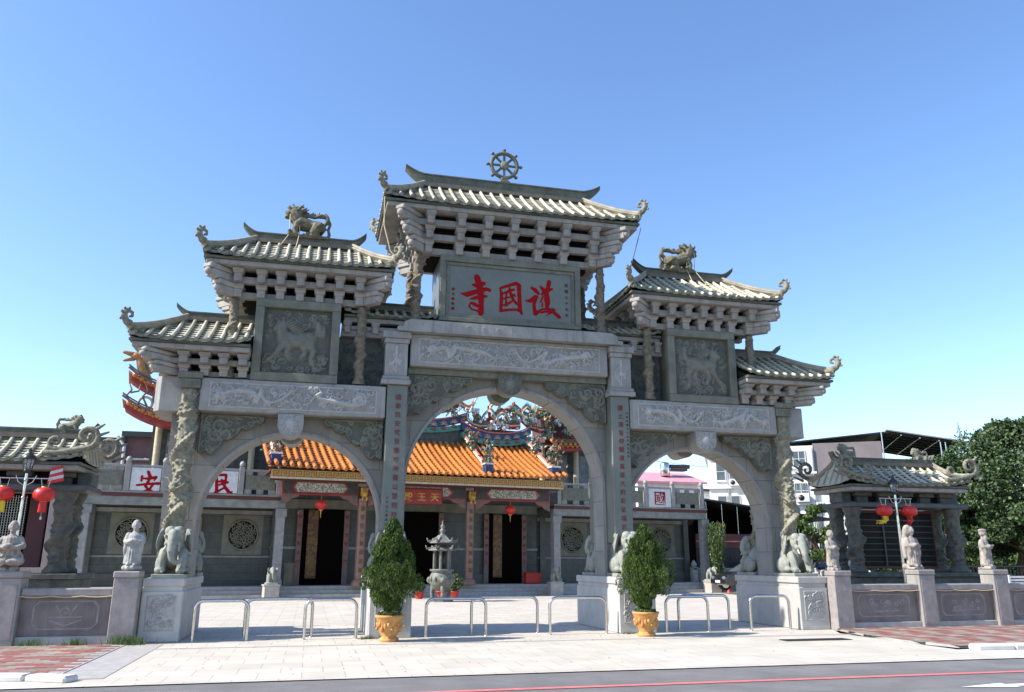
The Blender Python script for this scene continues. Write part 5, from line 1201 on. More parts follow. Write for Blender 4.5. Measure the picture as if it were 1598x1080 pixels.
for a in ((6.9, 3.1, 8.95, -1, 1.25, 'painted_red'), (4.9, 3.0, 8.8, -1, .8, 'painted_mix'), (1.5, 3.3, 9.6, 1, 1.3, 'painted_teal'), (-.5, 3.3, 9.5, -1, 1.2, 'painted_red'), (8.9, 3.4, 8.9, -1, 1.2, 'painted_red'), (-4.3, 3.1, 8.8, -1, 1.0, 'painted_teal')): sweep(*a, roof)
for x in (-2.6, -1.2, 0.2, 1.6, 3.0, 4.6, 5.8): bouquet(x, 3.1, 9.25 if x < 3.5 else 8.6, .55, roof, int(x*9)+40)
for x, z, d in ((-3.4, 8.9, 1), (.6, 9.5, -1), (3.4, 9.5, 1), (5.6, 8.9, -1)): painted_dragon(x, 3.0, z, d, .8, roof, int(x*4)+20)
TB(-6.4, 7.5, 3.4, 3.6, 5.3, 8.7, 'upper_wall', 'recess_stone')
# upper hall behind the terrace
TB(-11.9, -5.2, 5, 5.3, 4.5, 8.2, 'upper_wall', 'recess_stone'); TB(7.5, 13.6, 5, 5.3, 4.5, 8.2, 'upper_wall', 'recess_stone')
for x in (-11.6, -9.3, -7.2, 9.0, 11.2, 12.6): MB().tube([(x, 4.6, 4.5), (x, 4.6, 8.1)], .16, 14).build('upper_column', 'painted_cream', tm)
for x in (-10.6, 10.2, 12.0):
    rn = random.Random(int(x)); relief(swirls(x-.6, x+.6, 5.6, 7.6, 30, .16, .04, .06, rn), x-.6, x+.6, 5.5, 7.7, 4.98, .05).build('wall_carving', 'temple_beam', tm)
def corner_roof(x0, x1, y0, y1, z, out, p, zh=.7):
    """small upswept orange roof, open end towards out (-1 left, 1 right)"""
    xo = x0 if out < 0 else x1; n = int((y1-y0)/.3)
    b = MB()
    L = abs(x1-x0); m = int(L/.3)
    def zz(x, t): u = abs(x-xo)/L; return z+.9*(1-u)**3*(1-t)+zh*t
    for i in range(m+1):
        x = x0+(x1-x0)*i/m
        if abs(x-xo) > .2: b.tube([(x, y0+(y1-y0)*.5*j/5, zz(x, j/5)) for j in range(6)], .09, 8); b.ball((x, y0-.02, zz(x, 0)-.02), (.13, .12, .14), 8); b.ball((x+.15, y0-.01, zz(x, 0)-.14), (.10, .08, .09), 8)
        if i < m:
            xn = x0+(x1-x0)*(i+1)/m
            for j in range(5): b.add([(x, y0+(y1-y0)*.1*j, zz(x, j/5)-.03), (xn, y0+(y1-y0)*.1*j, zz(xn, j/5)-.03), (xn, y0+(y1-y0)*.1*(j+1), zz(xn, (j+1)/5)-.03), (x, y0+(y1-y0)*.1*(j+1), zz(x, (j+1)/5)-.03)], [(0, 1, 2, 3)])
    o = b.build('corner_roof', 'orange_tile', p)
    s_ = MB()
    pts = [(xo-out*L*j/12, y0-.08, zz(xo-out*L*j/12, 0)+.10) for j in range(13)]
    s_.tube(pts, .06, 6); s_.tube([(a, b_, c+.12) for a, b_, c in pts], .04, 6); s_.build('eave_edge', 'painted_mix', o)
    r = MB(); 
    for j in range(12):
        xa = xo-out*(.15+L*j/12); xb = xo-out*(.15+L*(j+1)/12); za = zz(xa, 0)-.38; zb = zz(xb, 0)-.38
        r.add([(xa, y0+.1, za), (xb, y0+.1, zb), (xb, y0+.1, zb+.32), (xa, y0+.1, za+.32), (xa, y0+1.2, za), (xb, y0+1.2, zb), (xb, y0+1.2, zb+.3), (xa, y0+1.2, za+.3)], [(0, 1, 2, 3) if out < 0 else (3, 2, 1, 0), (0, 4, 5, 1) if out < 0 else (1, 5, 4, 0)])
    r.build('roof_underside', 'painted_red', o); return o
cr = corner_roof(-13.3, -9.5, 3.0, 6.0, 8.05, -1, tm)
for i in range(4):
    q = MB(); x = (-12.9, -12.2, -11.75, -11.2)[i]; q.tube([(x, 3.2, 8.7-.1*i), (x-.25, 3.2, 9.1), (x-.05, 3.2, 9.4), (x-.2, 3.2, 9.75)], [.06, .05, .05, .02], 6); q.tube([(x-.1, 3.2, 9.25), (x+.25, 3.2, 9.35), (x+.3, 3.2, 9.7)], [.05, .045, .02], 6); q.build('scroll_ornament', 'painted_mix', cr)
MB().tube([(-12.3+.3*math.cos(a*PI/8), 3.25, 8.8+.3*math.sin(a*PI/8)) for a in range(17)], .06, 6).build('scroll_ornament', 'painted_cream', cr)
c2 = corner_roof(-13.2, -9.8, 3.4, 6.0, 9.5, -1, tm, .5); painted_dragon(-12.2, 3.8, 10.7, 1, 1.0, c2, 2)
dh = MB(); dh.chain([(-11.6, 3.7, 10.3, .25), (-11.9, 3.6, 10.9, .22), (-12.0, 3.6, 11.3, .2)]); dh.ball((-12.15, 3.6, 11.45), (.3, .2, .2), 10); dh.chain([(-12.3, 3.6, 11.5, .14), (-12.75, 3.6, 11.6, .08)]); dh.chain([(-12.3, 3.6, 11.3, .10), (-12.7, 3.6, 11.2, .07)])
for k in range(8): dh.chain([(-11.95+.05*k, 3.6, 11.3-.1*k, .08), (-11.7+.07*k, 3.5, 11.7-.12*k, .02)], 5)
dh.xf(Matrix.Translation((-.75, -.1, -.35))); dh.build('dragon_head', 'dragon_orange', c2)
TB(-11.8, -9.6, 4.2, 6, 8.5, 10.2, 'upper_wall', 'painted_cream', 0, tm)
c3 = corner_roof(9.2, 12.6, 3.2, 6.0, 8.1, 1, tm); painted_dragon(9.6, 3.4, 9.2, 1, 1.1, c3, 9); bouquet(8.7, 3.2, 8.3, 1.4, c3, 12); bouquet(10.2, 3.3, 8.6, 1.2, c3, 14)
TB(9.0, 11.5, 4.2, 6, 8.3, 10.0, 'upper_wall', 'maroon'); c4 = corner_roof(8.2, 11.0, 3.6, 6.0, 9.9, 1, tm, .5); painted_dragon(8.6, 3.7, 10.5, 1, 1.1, c4, 11)
# things before and inside the temple
for x, lb in ((-4.28, 'red glass lantern hanging before the left temple doorway'), (5.2, 'red glass lantern hanging before the right temple doorway')):
    p = TP(x, .3, 4.12); L = thing('hanging_lantern', p, lb, 'lantern', 'lanterns in the temple porch')
    MB().ball((0, 0, 0), (.27, .27, .23), 16).build('lantern_body', 'red_silk', L); MB().tube([(0, 0, .2), (0, 0, 1.1)], .012, 5).ball((0, 0, -.24), (.1, .1, .05), 8).tube([(0, 0, -.2), (0, 0, -.6)], [.03, .015], 6).build('cord', 'gold_paint', L)
    c = MB()
    for i in range(12): a = i*PI/6; c.tube([(.10*math.cos(a), .10*math.sin(a), .21), (.275*math.cos(a), .275*math.sin(a), 0), (.10*math.cos(a), .10*math.sin(a), -.21)], .010, 4)
    c.build('lantern_ribs', 'gold_paint', L)
ib = thing('incense_burner', Vector((.72, 14.3, 0)), 'tall green bronze incense burner with roofed lid, seen through the central arch', 'incense burner')
MB().lathe([(.5, 0), (.5, .1), (.42, .12)], n=8, smooth=False).build('foot_slab', 'bronze', ib)
ly = MB().lathe([(.18, .42), (.36, .5), (.5, .75), (.52, .95), (.44, 1.12), (.40, 1.18), (.50, 1.22), (.50, 1.28), (.38, 1.29)], n=28)
for i in range(3):
    a = -PI/2+i*2*PI/3; ly.chain([(.35*math.cos(a), .35*math.sin(a), .6, .12), (.42*math.cos(a), .42*math.sin(a), .35, .08), (.38*math.cos(a), .38*math.sin(a), .12, .09)])
    ly.ball((.5*math.cos(a), .5*math.sin(a), .85), (.16, .16, .15), 8)
for i in range(14): a = i*2*PI/14; ly.ball((.52*math.cos(a), .52*math.sin(a), .9), (.06, .06, .1), 6)
ly.build('bowl', 'bronze', ib)
pc = MB()
for i in range(6): a = i*PI/3+.2; pc.tube([(.34*math.cos(a), .34*math.sin(a), 1.28), (.34*math.cos(a), .34*math.sin(a), 2.05)], .055, 8)
pc.build('pillars', 'bronze', ib); MB().lathe([(.0, 0), (.14, 0), (.16, .7), (0, .7)], c=(0, 0, 1.29), n=10).build('inner_core', 'dark_metal', ib)
for z, r in ((2.02, .60), (2.32, .56)):
    rr = MB().lathe([(r*.8, 0), (r, .02), (r*.98, .06), (r*.55, .18), (r*.35, .34 if z > 2.2 else .22)], c=(0, 0, z), n=6, smooth=False)
    for i in range(6): a = i*PI/3; rr.chain([(r*.3*math.cos(a), r*.3*math.sin(a), z+.3, .03), (r*.8*math.cos(a), r*.8*math.sin(a), z+.11, .035), (r*1.05*math.cos(a), r*1.05*math.sin(a), z+.09, .045), (r*1.15*math.cos(a), r*1.15*math.sin(a), z+.2, .03)])
    rr.build('tiered_roof', 'bronze', ib)
MB().lathe([(.2, 0), (.12, .06), (.08, .12), (.13, .2), (.12, .26), (.06, .3), (.1, .38), (.09, .43), (.03, .5), (.045, .55), (.0, .68)], c=(0, 0, 2.62), n=16).build('finial', 'bronze', ib)
def shrub(pos, lb, pot, h, w, n, m='leaf_light', seed=1, name='potted_shrub', cat='potted plant', grp='small potted plants before the temple'):
    t = thing(name, pos, lb, cat, grp); rnd = random.Random(seed)
    if pot: MB().lathe([(.14, 0), (.22, .26), (.25, .27), (.25, .31), (.0, .30)], n=20).build('pot', pot, t)
    z0 = .3 if pot else 0
    def sp(rn):
        d = Vector((rn.gauss(0, 1), rn.gauss(0, 1), rn.gauss(0, 1))).normalized(); r = rn.random()**.4
        return Vector((d.x*w*r, d.y*w*r, z0+h/2+d.z*h/2*r)), d
    if name == 'bamboo_clump':
        def sp(rn):
            u = rn.random(); a = rn.uniform(0, 6.28); r = w*(.35+.9*u*u)*rn.random()**.5; return Vector((r*math.cos(a)*(1.1-.4*u), r*math.sin(a), h*u*(.62+.42*abs(math.sin(a*3.7+1))))), Vector((math.cos(a)*.4, math.sin(a)*.4, .6))
        st = MB()
        for i in range(22): a = i*.9; st.tube([(.2*math.cos(a), .2*math.sin(a), 0), (.3*math.cos(a), .3*math.sin(a), h*.5), (w*1.1*math.cos(a), w*1.1*math.sin(a), h*(1.0-.09*(i % 5)))], [.02, .014, .004], 4)
        st.build('canes', 'leaf_light', t)
    bb = name == 'bamboo_clump'
    leaves(n, sp, .22 if bb else .09, rnd, aspect=.10 if bb else .4, upness=.3 if bb else .5).build('foliage', m, t); MB().tube([(0, 0, z0-.02), (0, 0, z0+h*.6)], .02, 5).build('stem', 'bark', t); return t
shrub(Vector((1.75, 17.2, 0)), 'small round green shrub in a red pot right of the incense burner', 'plastic_red', .75, .42, 900)
shrub(Vector((.15, 16.9, 0)), 'small plant in a red pot left of the incense burner', 'plastic_red', .4, .3, 300, seed=2); shrub(Vector((1.2, 17.4, 0)), 'small plant in a red pot behind the incense burner', 'plastic_red', .35, .25, 300, seed=3)
tag(MB().box(-.42, .42, -.2, .2, 0, .55, .04).box(-.36, .36, -.205, .205, .1, .45, .01).box(-.45, .45, -.23, .23, .5, .56, .02).build('red_box', 'plastic_red', loc=TP(7.0, 1.6, .49), rz=T9), 'red box on the porch floor at the right side of the temple door', 'box')
tag(MB().lathe([(.2, 0), (.22, .1), (.24, .9), (.3, .95), (.3, 1.0), (.1, 1.05)], n=18).build('stone_drum', 'green_granite', loc=TP(-5.35, 1.5, .49)), 'dark round stone urn standing left of the left temple door', 'urn')

# ============================================================ PAVILIONS BESIDE THE GATE
mat('recess_light', (0.13, 0.125, 0.098), (0.07, 0.068, 0.055), scale=6, rough=0.75, bump=0.6, bscale=24)
def pavilion(name, x0, x1, lb, kind):
    """slab from x0 to x1; front columns on y=2.2"""
    t = thing(name, (0, -1.45, 0), lb, 'pavilion')
    def B(a, b, c, d, e, f, nm, m, bv=.012, p=None): return MB().box(a, b, c, d, e, f, bv).build(nm, m, p or t)
    B(x0, x1, 1.65, 3.2, 0, 1.20, 'plinth', 'recess_stone'); B(x0-.05, x1+.05, 1.57, 3.28, 1.202, 1.32, 'plinth_cap', 'recess_stone')
    B(x0, x1, 1.72, 3.08, 3.12, 3.27, 'lintel_slab', 'slab_stone', .03)
    B(x0+.35, x1-.35, 2.1, 2.75, 3.272, 3.6, 'core', 'shade_black', 0)
    n = 6 if x1-x0 > 5 else 5
    for i in range(n):
        x = x0+.6+(x1-x0-1.2)*i/(n-1)
        MB().box(x-.18, x+.18, 1.95, 2.09, 3.272, 3.44, .01).box(x-.26, x+.26, 1.85, 2.095, 3.44, 3.57, .02).build('short_post', 'recess_stone', t)
    for x in (x0+.18, x1-.18): MB().box(x-.16, x+.16, 2.1, 2.7, 3.275, 3.58, .02).build('side_block', 'recess_stone', t)
    roof_r = .85 if kind == 'R' else .35
    w0, w1 = (x0-.16, x1-.12) if kind == 'R' else (x0, x1-.10)
    rl, rr_ = (w0+.32, w1-.5) if kind == 'R' else (w0+.8, w1-.15)
    r = stone_roof(t, 'r', w0, w1, rl, rr_, 1.0, 3.76, 4.42, .27, .06, (rl-.14, rr_+.14, 4.74), courses=10, lift=.16, conc=.45, hip=(True, True))
    r.location.y = 2.4
    for ex, sg in ((w0, -1), (w1, 1)):
        for yy in (1.42, 3.38):
            q = MB()
            big = spiral(ex+sg*.02, 4.42, .20, 1.35, -PI/2, 1, 1, sg)
            pt = [(ex-sg*.62, yy, 4.12), (ex-sg*.4, yy, 4.13), (ex-sg*.2, yy, 4.17)]+[(q[0], yy, q[1]) for q in big]
            q.tube(pt, [.05, .055, .055]+[.052-.028*k/len(big) for k in range(len(big))], 8)
            sm_ = spiral(ex-sg*.45, 4.31, .12, 1.2, -PI/2, 1, 1, -sg); q.tube([(ex-sg*.2, yy, 4.19)]+[(u[0], yy, u[1]) for u in sm_], [.03]+[.036-.018*k/len(sm_) for k in range(len(sm_))], 8)
            for a, b in ((.3, 4.3), (.34, 4.45), (.26, 4.58), (.36, 4.2)): q.chain([(ex+sg*.15, yy, b-.03, .035), (ex+sg*a, yy, b+.05, .018)])
            q.xf(Matrix.Translation((ex, 0, 4.1)) @ Matrix.Scale(1.35, 4) @ Matrix.Translation((-ex, 0, -4.1))); q.v = [(a_, yy+(b_-yy*1.35), c_) for a_, b_, c_ in q.v]; q.build('scroll_finial', 'ornament_stone', r).location = (0, -2.4, -.20)
    dc = dragon_column(1.80, .18, .03, 5, turns=1.6, big=.5).fuse('carved_column', 'recess_light', .03, t, smooth=1)
    xs = [x0+.26, x1-.38]
    if kind == 'L': xs = [x1-.50, x0+.62]
    dc.location = (xs[0], 2.02, 1.322)
    for x, y in ((xs[1], 2.02), (xs[0], 2.75), (xs[1], 2.75)): c = copy_tree(dc, t); c.location = (x, y, 1.322)
    for x, y in ((xs[0], 2.02), (xs[1], 2.02), (xs[0], 2.75), (xs[1], 2.75)): MB().lathe([(.19, 0), (.19, .03), (.27, .2), (.27, .26)], n=16).build('column_capital', 'recess_light', t).location = (x, y, 2.86)
    a, b = x0+.62, x1-.78
    if kind == 'R':
        p = B(a, b, 2.4, 2.5, 1.5, 3.0, 'notice_case', 'notice_board', .01); B(a-.06, b+.06, 2.42, 2.55, 1.42, 3.08, 'case_frame', 'maroon', .01)
        for i in range(8): MB().box(a+.03, b-.03, 2.36, 2.398, 1.6+i*.17, 1.625+i*.17).build('case_rail', 'dark_metal', p)
        for i in range(1, 3): MB().box(a+(b-a)*i/3-.03, a+(b-a)*i/3+.03, 2.35, 2.359, 1.5, 3.0).build('case_mullion', 'dark_metal', p)
    else:
        b = x1-.95
        p = B(x0+.9, b, 2.42, 2.5, 1.45, 3.1, 'shrine_front', 'interior_shade', 0); B(b-.38, b, 2.38, 2.418, 1.45, 3.1, 'door_frame', 'maroon'); B(x0+.9, b-.39, 2.38, 2.418, 1.40, 1.60, 'door_frame', 'maroon')
        g = MB()
        for i in range(46): x = b-.45-i*.055; g.tube([(x, 2.36, 1.62), (x, 2.36, 3.05)], .006, 4)
        for i in range(25): z = 1.63+i*.057; g.tube([(b-3.0, 2.352, z), (b-.42, 2.352, z)], .006, 4)
        g.build('lattice_screen', 'steel', p)
    return t
pavilion('roadside_pavilion', 10.18, 14.2, 'dark stone pavilion with green tiled roof and large dark notice case, right of the gateway', 'R')
pavilion('roadside_pavilion', -14.4, -9.66, 'dark stone pavilion with tiled roof and metal lattice screen at the left edge', 'L')
for x, z, d, lb in ((-10.4, 4.50, 1, 'tiny dark beast figure on the ridge of the left pavilion'), (10.75, 4.55, -1, 'tiny dark beast figure on the left end of the right pavilion ridge'), (13.3, 4.5, -1, 'tiny pale beast figure on the right end of the right pavilion ridge')):
    tag(kylin(d).fuse('ridge_beast', 'ornament_stone', .03, loc=(x, .95, z), smooth=0), lb, 'roof statue', 'small beasts on the pavilion ridges').scale = (.55, .55, .55)
st = MB().box(-.16, .16, -.02, .02, -.06, .10, .01); 
o = thing('striped_pennant', (-10.25, .0, 3.40), 'small red and white striped pennant hanging under the left pavilion eave', 'pennant')
for i in range(5): MB().prism([(-.17+.01*i, -.16+.07*i), (.15-.015*i, -.08+.07*i), (.15-.015*i, -.012+.07*i), (-.17+.01*i, -.092+.07*i)], -.015+.001*i, .015).build('stripe', 'red_silk' if i % 2 == 0 else 'painted_white', o)

# ============================================================ GROUND
def sheet(pts, z, name, m):
    mb = MB().add([(x, y, z) for x, y in pts], [tuple(range(len(pts)))]); o = mb.build(name, m); tag(o, kind='structure'); return o
sheet([(-1500, -1500), (1500, -1500), (1500, 1500), (-1500, 1500)], -.06, 'ground', 'far_ground')
sheet([(-26, -1.9), (26, -1.9), (30, 60), (-26, 60)], 0, 'plaza', 'plaza_paving')
sheet([(-8.0, -7.62), (7.45, -7.62), (7.45, -2.6), (7.8, -1.904), (-8.0, -1.904)], 0, 'forecourt', 'apron_paving')
sheet([(-40, -7.62), (-8.004, -7.62), (-8.004, -6.75), (-40, -6.75)], 0, 'gutter', 'concrete')
sheet([(7.454, -7.62), (40, -7.62), (40, -6.2), (7.454, -6.2)], 0, 'gutter', 'concrete')
sheet([(-300, -40), (300, -40), (300, -7.64), (-300, -7.64)], -.012, 'road', 'asphalt')
sheet([(-300, -9.13), (300, -9.13), (300, -8.99), (-300, -8.99)], -.004, 'road_line', 'pink_line')
sheet([(3.9, -10.2), (4.7, -10.02), (4.7, -10.12), (6.5, -10.12), (6.5, -10.28), (4.7, -10.28), (4.7, -10.38)], -.004, 'road_arrow', 'white_line')
sheet([(-7.45, -2.92), (7.6, -2.92), (7.6, -2.78), (-7.45, -2.78)], .004, 'paving_band', 'band_stone')
sheet([(-8.02, -6.9), (-7.35, -6.9), (-7.35, -1.95), (-8.02, -1.95)], .006, 'paving_band', 'band_stone')
# left brick footway with kerb
lf = MB().box(-40, -8.03, -6.45, -1.88, -.02, .016); tag(lf.build('footway', 'band_stone'), kind='structure')
mat('check_paving', (0.29, 0.105, 0.088), (0.22, 0.085, 0.072), scale=9, rough=0.85, bump=0.25, island=.3, stain=0.5, stainc=(0.12, 0.11, 0.055))
mat('beige_block', (0.31, 0.255, 0.21), (0.23, 0.19, 0.155), scale=9, rough=0.85, bump=0.25, island=.3, stain=0.5, stainc=(0.12, 0.115, 0.065))
la = MB(); lb_ = MB(); rnd = random.Random(12)
for j in range(23):
    for i in range(52):
        x = -8.06-(i+1)*.40+(.2 if j % 2 else 0); y = -6.42+j*.197
        if x+.39 > -8.04: continue
        (la if (rnd.random() < .72) == ((i*3+j*2) % 5 < 3) else lb_).add([(x+.004, y+.004, .0195), (x+.395, y+.004, .0195), (x+.395, y+.192, .0195), (x+.004, y+.192, .0195)], [(0, 1, 2, 3)])
tag(la.build('footway_red_blocks', 'check_paving'), kind='structure'); tag(lb_.build('footway_beige_blocks', 'beige_block'), kind='structure')
def kerb(pts, w, h, nm, lb):
    b = MB()
    for (xa, ya), (xb, yb) in zip(pts[:-1], pts[1:]):
        d = Vector((xb-xa, yb-ya, 0)); L = d.length; d.normalize(); nrm = Vector((-d.y, d.x, 0)); n = max(1, round(L/1.0))
        for i in range(n):
            p = Vector((xa, ya, 0))+d*(L*i/n+.006); q = Vector((xa, ya, 0))+d*(L*(i+1)/n-.006)
            k = MB().box(0, (q-p).length, 0, w, -.02, h, .03); k.xf(Matrix.Translation(p) @ Matrix.Rotation(math.atan2(d.y, d.x), 4, 'Z')); b.add(k.v, k.f)
    tag(b.build(nm, 'concrete'), kind='structure')
kerb([(-40, -6.75), (-9.2, -6.75), (-8.35, -6.95), (-7.75, -7.25)], .28, .085, 'kerb', '')
# right footway: raised wedge of red and beige blocks
poly = [(7.95, -1.85), (7.6, -3.3), (7.45, -4.6), (7.75, -5.9), (8.3, -6.15), (40, -6.15), (40, -1.85)]
pin = poly_in(poly)
fa = MB(); fb = MB(); rnd = random.Random(8)
cw = .2
for i in range(int(15/cw)):
    for j in range(int(4.4/cw)):
        x = 7.3+i*cw; y = -6.2+j*cw
        if pin(x+cw/2, y+cw/2):
            ph = (i + (j if (j//3) % 2 == 0 else -j)) % 6
            (fa if (i+((j % 4) if (j//4) % 2 == 0 else 4-(j % 4))//2) % 4 < 2 else fb).add([(x+.004, y+.004, .045), (x+cw-.004, y+.004, .045), (x+cw-.004, y+cw-.004, .045), (x+.004, y+cw-.004, .045)], [(0, 1, 2, 3)])
tag(MB().add([(x, y, -.01) for x, y in poly]+[(x, y, .04) for x, y in poly], [tuple(range(7, 14))]+[(i, (i+1) % 7, (i+1) % 7+7, i+7) for i in range(7)]).build('footway', 'band_stone'), kind='structure')
tag(fa.build('footway_red_blocks', 'check_paving'), kind='structure'); tag(fb.build('footway_beige_blocks', 'beige_block'), kind='structure')
kerb([(7.7, -6.45), (8.5, -6.5), (40, -6.5)], .3, .10, 'kerb', '')
lf_ = MB(); rnd = random.Random(44)
for i in range(90):
    x, y = rnd.uniform(-7, 7), rnd.choice((rnd.uniform(-7.3, -1.9), rnd.gauss(-2.6, .5))); a = rnd.uniform(0, 6.28); c_, s_ = .022*math.cos(a), .022*math.sin(a)
    lf_.add([(x-c_, y-s_, .012), (x+s_*.5, y-c_*.5, .02), (x+c_, y+s_, .012), (x-s_*.5, y+c_*.5, .016)], [(0, 1, 2, 3)])
tag(lf_.build('fallen_leaves', 'bark'), kind='stuff')
gr = MB().box(5.15, 6.7, -4.08, -3.74, .002, .012)
for i in range(30): gr.box(5.18+i*.05, 5.2+i*.05, -4.05, -3.77, .013, .02)
tag(gr.build('drain_grate', 'dark_metal'), 'dark metal drain grate in the pale forecourt before the right arch', 'drain')
def grass(x, y, w, n, lb, nm='weed_tuft', h=.16, m='grass'):
    rn = random.Random(int(x*10)); b = MB()
    for i in range(n):
        px, py = rn.gauss(0, w), rn.gauss(0, w*.3); a = rn.uniform(0, 6.28); H = h*rn.uniform(.4, 1.2); dx, dy = .04*math.cos(a), .04*math.sin(a)
        b.add([(px-.008, py, 0), (px+.008, py, 0), (px+dx*2, py+dy*2, H)], [(0, 1, 2)])
    tag(b.build(nm, m, loc=(x, y, .0)), lb, 'weeds', 'weeds at the foot of the walls')
grass(-8.02, -1.98, .16, 240, 'leafy green weeds between the wall post and the leftmost pedestal', h=.2); grass(-8.95, -1.93, .10, 90, 'small grass tuft at the wall foot nearer the leftmost pedestal'); grass(-9.75, -1.93, .12, 90, 'small grass tuft at the wall foot nearer the left photo edge')
grass(-3.3, -1.66, .12, 90, 'weeds at the foot of the pedestal left of the central arch', h=.08); grass(2.6, -1.66, .1, 50, 'weeds at the foot of the pedestal right of the central arch', h=.05)

# ============================================================ BACKGROUND
def window(x0, x1, y, z0, z1, p, dark=True, bars=0, mull=1):
    f = MB(); t = .06
    f.box(x0-t, x1+t, y-.06, y, z0-t, z0); f.box(x0-t, x1+t, y-.06, y, z1, z1+t); f.box(x0-t, x0, y-.06, y, z0, z1); f.box(x1, x1+t, y-.06, y, z0, z1)
    for i in range(1, mull+1): x = x0+(x1-x0)*i/(mull+1); f.box(x-.025, x+.025, y-.05, y-.005, z0, z1)
    f.box(x0, x1, y-.05, y-.005, (z0+z1)/2-.02, (z0+z1)/2+.02)
    o = f.build('window', 'painted_white', p); MB().box(x0, x1, y-.02, y+.01, z0, z1).build('pane', 'glass_dark', o)
    for i in range(bars): x = x0+(x1-x0)*(i+.5)/bars; MB().box(x-.012, x+.012, y-.16, y-.14, z0-.05, z1+.05).build('window_bar', 'steel', o)
    MB().box(x0-.12, x1+.12, y-.14, y, z0-.16, z0-.061).build('sill', 'house_white', o)
def acunit(x, y, z, p):
    o = MB().box(x, x+.85, y-.45, y-.02, z, z+.6, .03).build('air_conditioner', 'house_white', p); MB().lathe([(.0, 0), (.2, 0), (.2, .02), (0, .02)], n=14).xf(Matrix.Translation((x+.3, y-.455, z+.3)) @ Matrix.Rotation(PI/2, 4, 'X')).build('fan_grille', 'dark_metal', o)
A = thing('white_house', (0, 0, 0), 'distant white house with paired dark windows and air conditioners, seen through the right arch', 'house')
MB().box(30.3, 38.5, 45, 53, 0, 10.6, .02).build('wall', 'house_white', A); MB().box(30.0, 38.8, 44.6, 53.4, 10.602, 10.85, .03).build('cornice', 'house_white', A); MB().box(30.1, 38.7, 44.75, 44.99, 7.75, 7.95, .02).build('cornice', 'house_white', A)
MB().box(28.0, 30.29, 45.5, 52, 0, 7.6).build('annex_wall', 'house_white', A); MB().box(27.6, 30.28, 45.0, 52.4, 7.62, 7.8).build('annex_roof', 'dark_metal', A)
for x in (31.0, 32.1, 34.0, 35.1): window(x, x+.7, 45, 8.5, 10.0, A, mull=0)
for x in (31.0, 32.1, 34.0, 35.1): window(x, x+.7, 45, 5.7, 7.1, A, mull=0)
window(28.7, 29.3, 45.5, 6.0, 6.9, A, mull=0)
acunit(32.0, 44.95, 7.95, A); acunit(33.1, 44.95, 7.95, A)
for x in (31.9, 33.6): MB().tube([(x, 44.9, 10.4), (x, 44.9, 4)], .05, 6).build('drain_pipe', 'steel', A)
Bd = thing('white_house', (0, 0, 0), 'white house with grey corrugated side wall and metal roof canopy, behind the right pavilion', 'house')
MB().box(26.2, 29.5, 30, 38, 0, 9.6, .02).build('wall', 'house_white', Bd); MB().box(29.502, 34.0, 30.05, 38, 7.45, 9.75).build('metal_wall', 'corrugated', Bd); MB().box(29.502, 33.2, 30.1, 38, 0, 7.44).build('wall', 'house_white', Bd)
MB().box(26.0, 31.4, 29.75, 29.99, 5.45, 5.62).build('ledge', 'house_white', Bd); MB().box(26.1, 29.6, 29.75, 29.99, 7.6, 7.75).build('ledge', 'house_white', Bd)
window(26.9, 28.9, 30, 8.15, 9.2, Bd, mull=4); window(27.2, 28.9, 30, 5.95, 6.95, Bd, mull=3, bars=8); window(27.4, 28.0, 30, 4.0, 4.8, Bd); window(28.5, 29.1, 30, 4.0, 4.8, Bd); window(30.3, 31.3, 30.1, 5.9, 6.9, Bd)
acunit(28.1, 29.9, 5.63, Bd); MB().tube([(29.4, 29.9, 9.4), (29.4, 29.9, 0)], .05, 6).build('drain_pipe', 'steel', Bd)
c = MB(); 
def slab4(p, th): return MB().add([(*q,) for q in p]+[(q[0], q[1], q[2]+th) for q in p], [(3, 2, 1, 0), (4, 5, 6, 7), (0, 1, 5, 4), (1, 2, 6, 5), (2, 3, 7, 6), (3, 0, 4, 7)])
cn = slab4([(26.4, 30.2, 9.75), (34.3, 30.2, 10.35), (34.3, 39, 10.35), (26.4, 39, 9.75)], .08).build('canopy', 'dark_metal', Bd)
slab4([(34.302, 29.2, 10.35), (39.2, 29.2, 9.35), (39.2, 39, 9.35), (34.302, 39, 10.35)], .08).build('canopy', 'corrugated', Bd)
for i in range(9):
    y = 29.4+i*1.15; MB().tube([(34.3, y, 10.25), (39.1, y, 9.27)], .07, 4).build('canopy_beam', 'dark_metal', cn)
for i in range(4): MB().tube([(35.2+i*1.15, 29.3, 10.0-.23*i), (35.2+i*1.15, 38.8, 10.0-.23*i)], .05, 4).build('canopy_beam', 'steel', cn)
for x, zt in ((34.0, 10.3), (37.6, 9.6), (37.9, 9.55)): MB().tube([(x, 29.5, 0), (x, 29.5, zt)], .05, 6).build('canopy_post', 'steel', cn)
sh = thing('dark_shed', (0, 0, 0), 'long low shed with sloping black roof and maroon wall, seen through the right arch', 'shed')
slab4([(17.8, 25.6, 5.35), (27.5, 25.6, 4.15), (27.5, 31, 4.15), (17.8, 31, 5.35)], .1).build('roof', 'black_roof', sh); MB().prism([(18.0, 0), (27.2, 0), (27.2, 4.1), (18.0, 5.28)], 28.2, 30).build('wall', 'interior_shade', sh)  # back wall coloured black for the shade inside the open shed
MB().add([(17.85, 25.7, 0), (17.85, 30, 0), (17.85, 30, 5.2), (17.85, 25.7, 5.2)], [(0, 1, 2, 3)]).build('side_wall', 'interior_shade', sh); MB().box(18, 26.3, 25.9, 26.0, 2.4, 3.25).build('lower_wall', 'maroon', sh); MB().box(18, 26.3, 25.95, 25.99, 0, 2.38).build('lower_wall', 'black_roof', sh)
